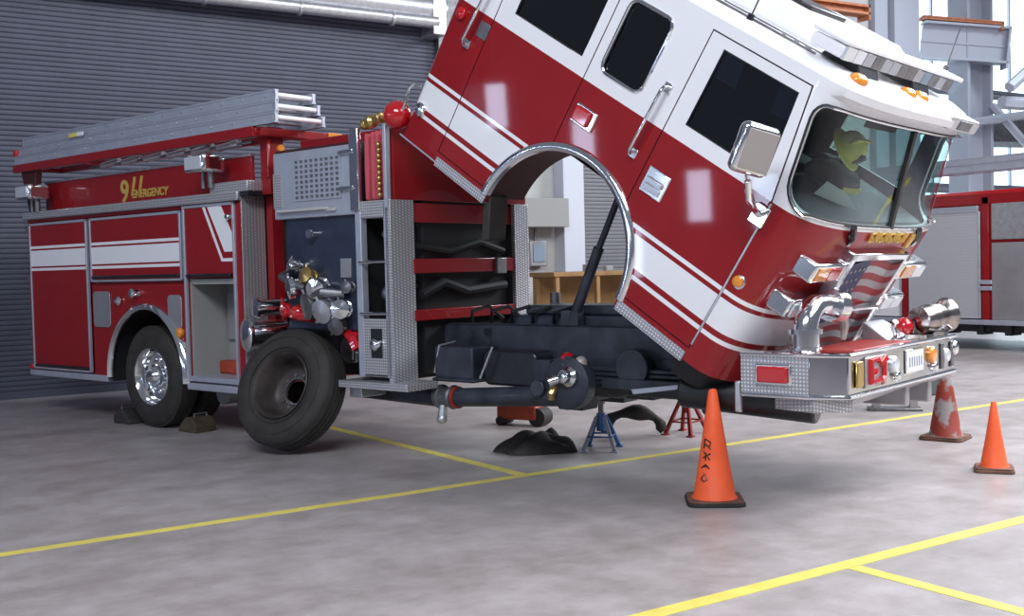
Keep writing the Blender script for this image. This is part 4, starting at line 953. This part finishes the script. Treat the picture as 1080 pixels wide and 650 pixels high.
# ---------------------------------------------------------------- gear in the cab
def cabw(): return FE_M @ Matrix.Translation((3.76, 0, 2.62)) @ Matrix.Rotation(math.radians(33.5), 4, 'Y')
hm = empty('helmet'); tag(hm, 'yellow firefighter helmet behind the windshield of the tilted cab', 'helmet')
c = (2.86, 1.04, 1.46)
MB().lathe([(0, .185), (.012, .175), (.02, .13), (.08, .125), (.13, .10), (.16, .05), (.165, .01)], c, (0, -.0, 1), 28).build('helmet_shell', 'yellow', hm)
MB().box((c[0]+.09, c[1]-.04, c[2]+.02), (c[0]+.14, c[1]+.04, c[2]+.12)).build('front_shield', 'black', hm, .01)
MB().box((c[0]-.015, c[1]-.12, c[2]+.06), (c[0]+.015, c[1]+.12, c[2]+.17)).build('helmet_ridge', 'yellow', hm, .01)
hm.matrix_world = cabw() @ Matrix.Translation((2.86, 1.04, 1.50)) @ Matrix.Rotation(math.radians(38), 4, 'Y') @ Matrix.Scale(.86, 4) @ Matrix.Translation((-2.86, -1.04, -1.46))
cb_ = MB(); cb_.prism([(2.70, 1.235), (3.0, 1.228), (3.04, 1.30), (2.98, 1.38), (2.75, 1.38), (2.70, 1.3)], 'xz', .90, 1.22); ct_ = cb_.build('turnout_coat', 'seat', None, .05, seg=3); tag(ct_, 'dark turnout coat bundled under the yellow helmet inside the cab', 'coat'); 
m_ = MB().prism([(3.035, 1.26), (3.045, 1.26), (3.045, 1.30), (3.035, 1.30)], 'xz', .90, 1.2).build('reflective_band', 'yellow', ct_)
ct_.matrix_world = cabw()
pv = [(3.0, .62, 1.222), (3.12, .80, 1.215), (3.18, .98, 1.21), (3.12, .80, 1.30), (3.03, .64, 1.33)]
pp = MB(); pp.add(pv+[(x-.004, y, z-.002) for x, y, z in pv], [(0, 1, 2, 3, 4), (9, 8, 7, 6, 5)]+[(i, (i+1) % 5, (i+1) % 5+5, i+5) for i in range(5)])
po = pp.build('paper_sheet', 'paper', None); tag(po, 'white sheet of paper propped on the dashboard behind the windshield', 'paper'); po.matrix_world = cabw()
# ---------------------------------------------------------------- loose truck tire
ti = empty('truck_tire'); tag(ti, 'dismounted black truck tire leaning against the fire engine pump', 'tire')
R = .54
t = MB(); w_ = .32
pr = [(-w_/2+.02, .30), (-w_/2, .35), (-w_/2+.0, .44), (-w_/2+.03, .495), (-w_/2+.06, .515), (w_/2-.06, .515), (w_/2-.03, .495), (w_/2, .44), (w_/2, .35), (w_/2-.02, .30), (w_/2-.05, .285), (-w_/2+.05, .285), (-w_/2+.02, .30)]
t.lathe(pr, (0, 0, 0), (1, 0, 0), 64, cap=False)
for hh in (-.075, -.03, .015, .06): t.lathe([(hh-.012, .50), (hh-.010, .523), (hh+.022, .523), (hh+.024, .50)], (0, 0, 0), (1, 0, 0), 64, cap=False)
for q in (.335, .43): t.tube([(w_/2+.001, q*math.cos(2*PI*i/48), q*math.sin(2*PI*i/48)) for i in range(48)], .006, 5, closed=True)
t.build('tire_casing', 'rubber', ti, ang=50)
t = MB(); t.lathe([(w_/2-.01, .298), (w_/2-.0, .29), (w_/2-.03, .265), (.02, .255), (-.045, .23), (-.075, .20), (-.08, .115), (-.09, .112)], (0, 0, 0), (1, 0, 0), 48, cap=False); t.lathe([(w_/2-.03, .290), (-w_/2+.03, .288)], (0, 0, 0), (1, 0, 0), 48, cap=False)
t.build('wheel_rim', 'rimdark', ti, ang=50)
t = MB()
for k in range(10):
    a = 2*PI*k/10; t.cyl((-.082, .15*math.cos(a), .15*math.sin(a)), (-.066, .15*math.cos(a), .15*math.sin(a)), .017, .017, 10)
t.build('stud_hole_ring', 'dull', ti)
t = MB(); t.lathe([(-.095, .116), (-.072, .124), (-.06, .124), (-.06, .112)], (0, 0, 0), (1, 0, 0), 36, cap=False); t.build('hub_bore_ring', 'dull', ti)
az = math.radians(56.4-TIRE_AZ); tl = math.radians(TIRE_TILT)
Rt = Matrix.Rotation(az, 4, 'Z') @ Matrix.Rotation(-tl, 4, 'Y')
hz = .523*math.cos(tl)+w_/2*math.sin(tl)-.002
ti.matrix_world = Matrix.Translation((TIRE_X, TIRE_Y, hz)) @ Rt
# ---------------------------------------------------------------- cones
def make_cone(h, bw, label, body='cone', base='conebase', loc=(0,0,0), rz=0, collar=False):
    root = empty('traffic_cone'); tag(root, label, 'traffic cone')
    r0, r1 = h*.185, h*.038
    b = MB(); b.prism(rrect(-bw/2, bw/2, -bw/2, bw/2, bw*.16), 'xy', 0, .022); b.build('cone_base', base, root, .006)
    b = MB(); b.prism(rrect(-bw/2+.008, bw/2-.008, -bw/2+.008, bw/2-.008, bw*.15), 'xy', .021, .034); b.build('base_top', 'conebase', root, .004)
    c = MB(); c.lathe([(.033, r0*1.10), (.045, r0*1.0), (h*.5, (r0+r1)/2), (h-.01, r1), (h, r1*.75), (h-.01, r1*.6), (h*.8, r1*.5)], (0, 0, 0), (0, 0, 1), 40, cap=False); c.build('cone_body', body, root, ang=60)
    root.location = loc; root.rotation_euler = (0, 0, rz); return root, r0, r1
c1, r0, r1 = make_cone(.735, .37, 'large orange traffic cone with black handwriting, nearest to the camera', base='coneblack', loc=(4.99, 5.19, 0), rz=.9)
def conemark(root, h, r0, r1, strokes, name, m):
    mb = MB()
    for st_ in strokes:
        pts = []
        for (a, z) in st_:
            rr = r0+(r1-r0)*(z-.045)/(h-.055)+.001; pts.append((rr*math.cos(a), rr*math.sin(a), z))
        mb.tube(pts, .0045, 5)
    return mb.build(name, m, root)
A0 = -.9+math.radians(56.4-180-38)   # faces the camera's left side of the cone
def S(pts): return [(A0+a*1.0, z) for a, z in pts]
conemark(c1, .735, r0, r1, [S([(-.3, .42), (-.3, .36)]), S([(-.3, .42), (.25, .40), (.15, .37), (-.25, .385)]), S([(-.05, .385), (.25, .355)]),
    S([(-.3, .30), (.25, .33)]), S([(-.3, .34), (.22, .29)]), S([(-.1, .285), (-.1, .335)]), S([(-.35, .235), (-.05, .26), (.2, .235)]), S([(-.2, .245), (.1, .248)]),
    S([(-.3, .165), (-.1, .20), (.1, .165), (-.1, .15), (-.3, .165)])], 'handwritten_letters', 'black')
c2, a_, b_ = make_cone(.71, .36, 'traffic cone smeared with grey, standing past the far end of the bumper', body='conedirty', loc=(8.22, 5.74, 0), rz=.3)
c3, a_, b_ = make_cone(.50, .27, 'small clean orange traffic cone at the right edge of the floor', loc=(7.24, 4.66, 0), rz=.6)
# ---------------------------------------------------------------- jack stands
def jack_stand(paint, label, h, loc, rz, low=False, leg=None):
    root = empty('jack_stand'); tag(root, label, 'jack stand')
    hb = h*.66
    for sx in (-1, 1):
        for sy in (-1, 1):
            m = MB(); m.tube([(sx*.035, sy*.035, hb), (sx*.15, sy*.13, .012)], [.018, .022], 4); m.box((sx*.15-.03, sy*.13-.03, 0), (sx*.15+.03, sy*.13+.03, .012)); m.build('leg', (leg or paint) if sx < 0 else paint, root)
    m = MB(); m.tube([(-.115, -.105, .12), (.115, -.105, .12), (.115, .105, .12), (-.115, .105, .12)], .009, 4, closed=True); m.cyl((0, 0, hb-.12), (0, 0, hb+.03), .042, .036, 12); m.build('stand_frame', paint, root)
    m = MB(); m.cyl((0, 0, hb-.05), (0, 0, h-.03), .024, .024, 10); m.box((-.05, -.03, h-.04), (.05, .03, h-.015)); m.box((-.05, -.03, h-.02), (-.03, .03, h)); m.box((.03, -.03, h-.02), (.05, .03, h)); m.build('ratchet_post', 'dull', root, .003)
    m = MB(); m.tube([(.04, .0, hb), (.11, 0, hb-.03), (.13, .0, hb-.10)], .008, 6); m.build('handle', 'dull', root)
    root.location = loc; root.rotation_euler = (0, 0, rz); return root
jack_stand('blue', 'blue jack stand with silver legs under the front axle', .42, (5.71, 7.28, 0), .75, leg='alulight')
jack_stand('jackred', 'red jack stand under the far side of the front axle', .48, (6.80, 7.42, 0), .3)
# ---------------------------------------------------------------- floor jack (orange red)
fj = empty('floor_jack'); tag(fj, 'orange red hydraulic jack on the floor beneath the engine', 'jack')
m = MB(); m.prism([(-.24, .06), (.20, .06), (.20, .20), (.05, .23), (-.24, .19)], 'xz', -.10, .10); m.build('jack_body', 'orangered', fj, .02)
MB().cyl((.20, -.09, .09), (.20, .09, .09), .09, .09, 20).build('wheel', 'rubber', fj); MB().cyl((-.2, -.11, .045), (-.2, .11, .045), .045, .045, 16).build('wheel', 'rubber', fj)
m = MB(); m.cyl((.05, 0, .2), (.05, 0, .30), .05, .05, 14); m.cyl((.05, 0, .30), (.05, 0, .32), .07, .07, 14); m.build('saddle', 'dull', fj)
fj.location = (6.02, 8.92, 0); fj.rotation_euler = (0, 0, -1.1)
# rag and tire strip
def rag(name, loc, sx, sy, h, seed, label, cat):
    random.seed(seed); mb = MB(); N = 26
    for j in range(N):
        for i in range(N):
            x = -1+2*i/(N-1); y = -1+2*j/(N-1)
            z = h*max(0, 1-max(abs(x), abs(y))**2.2)**.6*(1+.22*math.sin(4*x+3*y+seed)+.14*math.sin(7*y-5*x))*(.75+.25*x)+.006
            k = 1+.12*math.sin(4*math.atan2(y, x)+seed)
            r = max(abs(x), abs(y)); q = math.hypot(x, y) or 1; s_ = r/q
            mb.v.append((x*s_*sx*k, y*s_*sy*k, z))
    mb.f = [(j*N+i, j*N+i+1, (j+1)*N+i+1, (j+1)*N+i) for j in range(N-1) for i in range(N-1)]
    o = len(mb.v)
    edge = [i for i in range(N)]+[j*N+N-1 for j in range(1, N)]+[(N-1)*N+i for i in range(N-2, -1, -1)]+[j*N for j in range(N-2, 0, -1)]
    mb.v += [(mb.v[e][0], mb.v[e][1], 0) for e in edge]; n = len(edge)
    mb.f += [(edge[i], o+i, o+(i+1) % n, edge[(i+1) % n]) for i in range(n)]; mb.f.append(tuple(o+i for i in range(n)))
    mb.m = [0]*len(mb.f)
    o_ = mb.build(name, 'rubber', None, ang=70); o_.location = loc; tag(o_, label, cat); return o_
r1o = rag('shop_rag', (5.22, 7.56, 0), .33, .19, .20, 3, 'crumpled black rag heap on the floor in front of the orange red jack', 'rag'); r1o.rotation_euler = (0, 0, -.6)
m = MB(); pts = []
for k in range(15):
    a = PI*k/14; pts.append((-.30*math.cos(a), .03*math.sin(3*a), .055+.17*math.sin(a)))
m.tube([(-.30, 0, .05)]+pts[1:-1]+[(.32, .02, .05)], [.05]+[.055+.02*math.sin(k) for k in range(1, 14)]+[.045], 12)
ho = m.build('rubber_hose', 'rubber', None, ang=60); tag(ho, 'thick black rubber hose arched on the floor between the two jack stands', 'hose'); ho.location = (6.34, 7.62, 0); ho.scale = (.85, .85, 1); ho.rotation_euler = (0, 0, -.65)
# chocks
def chock(m_, loc, rz, label, w=.24, L=.30, h=.15):
    o = MB().prism([(-L/2, 0), (L/2, 0), (L/2, h*.25), (L*.08, h), (-L*.25, h), (-L/2, h*.5)], 'xz', -w/2, w/2).build('wheel_chock', m_, None, .01); o.location = loc; o.rotation_euler = (0, 0, rz); tag(o, label, 'wheel chock')
    MB().tube([(-L*.2, -w*.3, h-.005), (-L*.2, -w*.3, h+.03), (-L*.2, w*.3, h+.03), (-L*.2, w*.3, h-.005)], .008).build('handle', 'dull', o); return o
TR = math.radians(-73.9)
def tw(x, y): v = FE_M @ Vector((x, y, 0)); return (v.x, v.y, 0)
chock('brownrub', tw(.60, .16), TR+PI, 'brown wheel chock in front of the rear tire')
chock('rubber', tw(-.58, .14), TR, 'black wheel chock behind the rear tire')
# timber and bench beyond
bn = empty('workbench'); tag(bn, 'plywood workbench with open shelf against the far roll door, seen under the cab', 'workbench')
m = MB(); m.box((-1.3, -.35, .95), (1.5, .35, 1.0)); m.build('bench_top', 'wood', bn, .006)
m = MB(); m.box((-1.25, .28, .1), (1.45, .31, .95)); m.box((-1.25, -.3, .25), (1.45, .3, .28)); m.build('back_panel', 'wood', bn, .004)
for x in (-1.25, -.45, .3, 1.38): MB().box((x, -.33, 0), (x+.07, -.26, .95)).build('leg', 'wood', bn, .004)
for x in (-1.25, 1.38): MB().box((x, .2, 0), (x+.07, .27, .95)).build('leg', 'wood', bn, .004)
bn.location = (11.3, 14.2, .0); bn.scale = (1, 1, 1.45)
clut = [((10.9, 14.1), .1, 'tan'), ((11.35, 14.2), .07, 'silver'), ((11.75, 14.1), .09, 'tan'), ((12.0, 14.25), .06, 'jackred')]
for k, ((x, y), s_, m_) in enumerate(clut):
    o = MB().box((-s_, -s_*.7, 0), (s_, s_*.7, s_*1.1)).box((-s_*.9, -s_*.75, s_*.5), (s_*.9, s_*.72, s_*.62)).build('parts_box', m_, None, .008); o.location = (x, y, 1.4505)
    tag(o, ['tan parts box at the left end of the workbench', 'silver parts box beside the tan one on the workbench', 'tan parts box further right on the workbench', 'small red parts box at the right of the workbench'][k], 'box', 'parts boxes on the workbench')
# supports standing behind the bumper
ps = empty('support_stand'); tag(ps, 'grey steel support stand behind the far end of the bumper', 'stand')
for x in (-.18, .18):
    MB().box((x-.04, -.05, 0), (x+.04, .05, .55)).build('upright', 'silver', ps, .006)
MB().box((-.26, -.12, .50), (.26, .12, .56)).build('stand_top', 'silver', ps, .006); MB().box((-.26, -.1, 0), (.26, .1, .03)).build('stand_foot', 'dull', ps, .006)
ps.location = (9.4, 7.15, 0); ps.rotation_euler = (0, 0, -.8)
bn_ = MB(); bn_.lathe([(0, .20), (.02, .21), (.72, .25), (.74, .27), (.76, .27), (.77, .24)], (10.75, 7.75, 0), (0, 0, 1), 4); b_ = bn_.build('trash_bin', 'binplastic', None, .02, seg=3); tag(b_, 'dark grey green plastic bin on the floor behind the far end of the bumper', 'bin')
MB().box((10.5, 7.5, .765), (11.0, 8.0, .80)).build('bin_rim', 'binplastic', b_, .01)
# ================================================================ LIGHT AND CAMERA
wd = bpy.data.worlds.new('world'); bpy.context.scene.world = wd; wd.use_nodes = True
bg = wd.node_tree.nodes['Background']; bg.inputs[0].default_value = (.62, .68, .85, 1); bg.inputs[1].default_value = WORLD
def area(name, loc, target, sx, sy, power, col=(1, 1, 1)):
    l = bpy.data.lights.new(name, 'AREA'); l.shape = 'RECTANGLE'; l.size = sx; l.size_y = sy; l.energy = power; l.color = col
    o = bpy.data.objects.new(name, l); C.objects.link(o); o.location = loc
    o.rotation_euler = (Vector(target)-Vector(loc)).to_track_quat('-Z', 'Y').to_euler(); return o
for a in LIGHTS: area(*a)
for k, (x, z) in enumerate(((-11.5, 7.6), (-10, 6.6), (-8.2, 5.6), (-5.5, 4.4), (-2.4, 3.0), (-.8, 2.8), (2.5, 3.2), (7, 3.4), (-9.5, 3.4), (-4.2, 1.8))):
    p = FE_M @ Vector((x, -15, z)); q = FE_M @ Vector((x*.3+3, 0, 1.5)); area('window_light_side', p, q, .5, 1.1, 22, (.62, .74, 1))
cam = bpy.data.cameras.new('camera'); co = bpy.data.objects.new('camera', cam); C.objects.link(co)
cam.sensor_width = 36; cam.lens = 36*1160/1080; cam.clip_end = 200
pt = math.atan(44/1160); rl = math.radians(1.4); cp, sp, c_, s_ = math.cos(pt), math.sin(pt), math.cos(rl), math.sin(rl)
yaw = math.radians(56.4)
def rfu(r, f, u): return Vector((r*math.sin(yaw)+f*math.cos(yaw), -r*math.cos(yaw)+f*math.sin(yaw), u))
# pitch first (rotate about right axis), then roll about the view axis
X = rfu(c_, -s_*sp, -s_*cp); Y = rfu(s_, c_*sp, c_*cp); F = rfu(0, cp, -sp)
X = rfu(c_, 0-s_*sp, 0-s_*cp)
co.matrix_world = Matrix(((X.x, Y.x, -F.x, 0), (X.y, Y.y, -F.y, 0), (X.z, Y.z, -F.z, 1.56), (0, 0, 0, 1)))
sc = bpy.context.scene; sc.camera = co
sc.view_settings.view_transform = 'Standard'; sc.view_settings.look = 'None'; sc.view_settings.gamma = 1; sc.view_settings.exposure = EXPO
sc.cycles.max_bounces = 6; sc.cycles.glossy_bounces = 3; sc.cycles.diffuse_bounces = 3; sc.cycles.sample_clamp_indirect = 4
try: sc.cycles.use_denoising = True
except Exception: pass
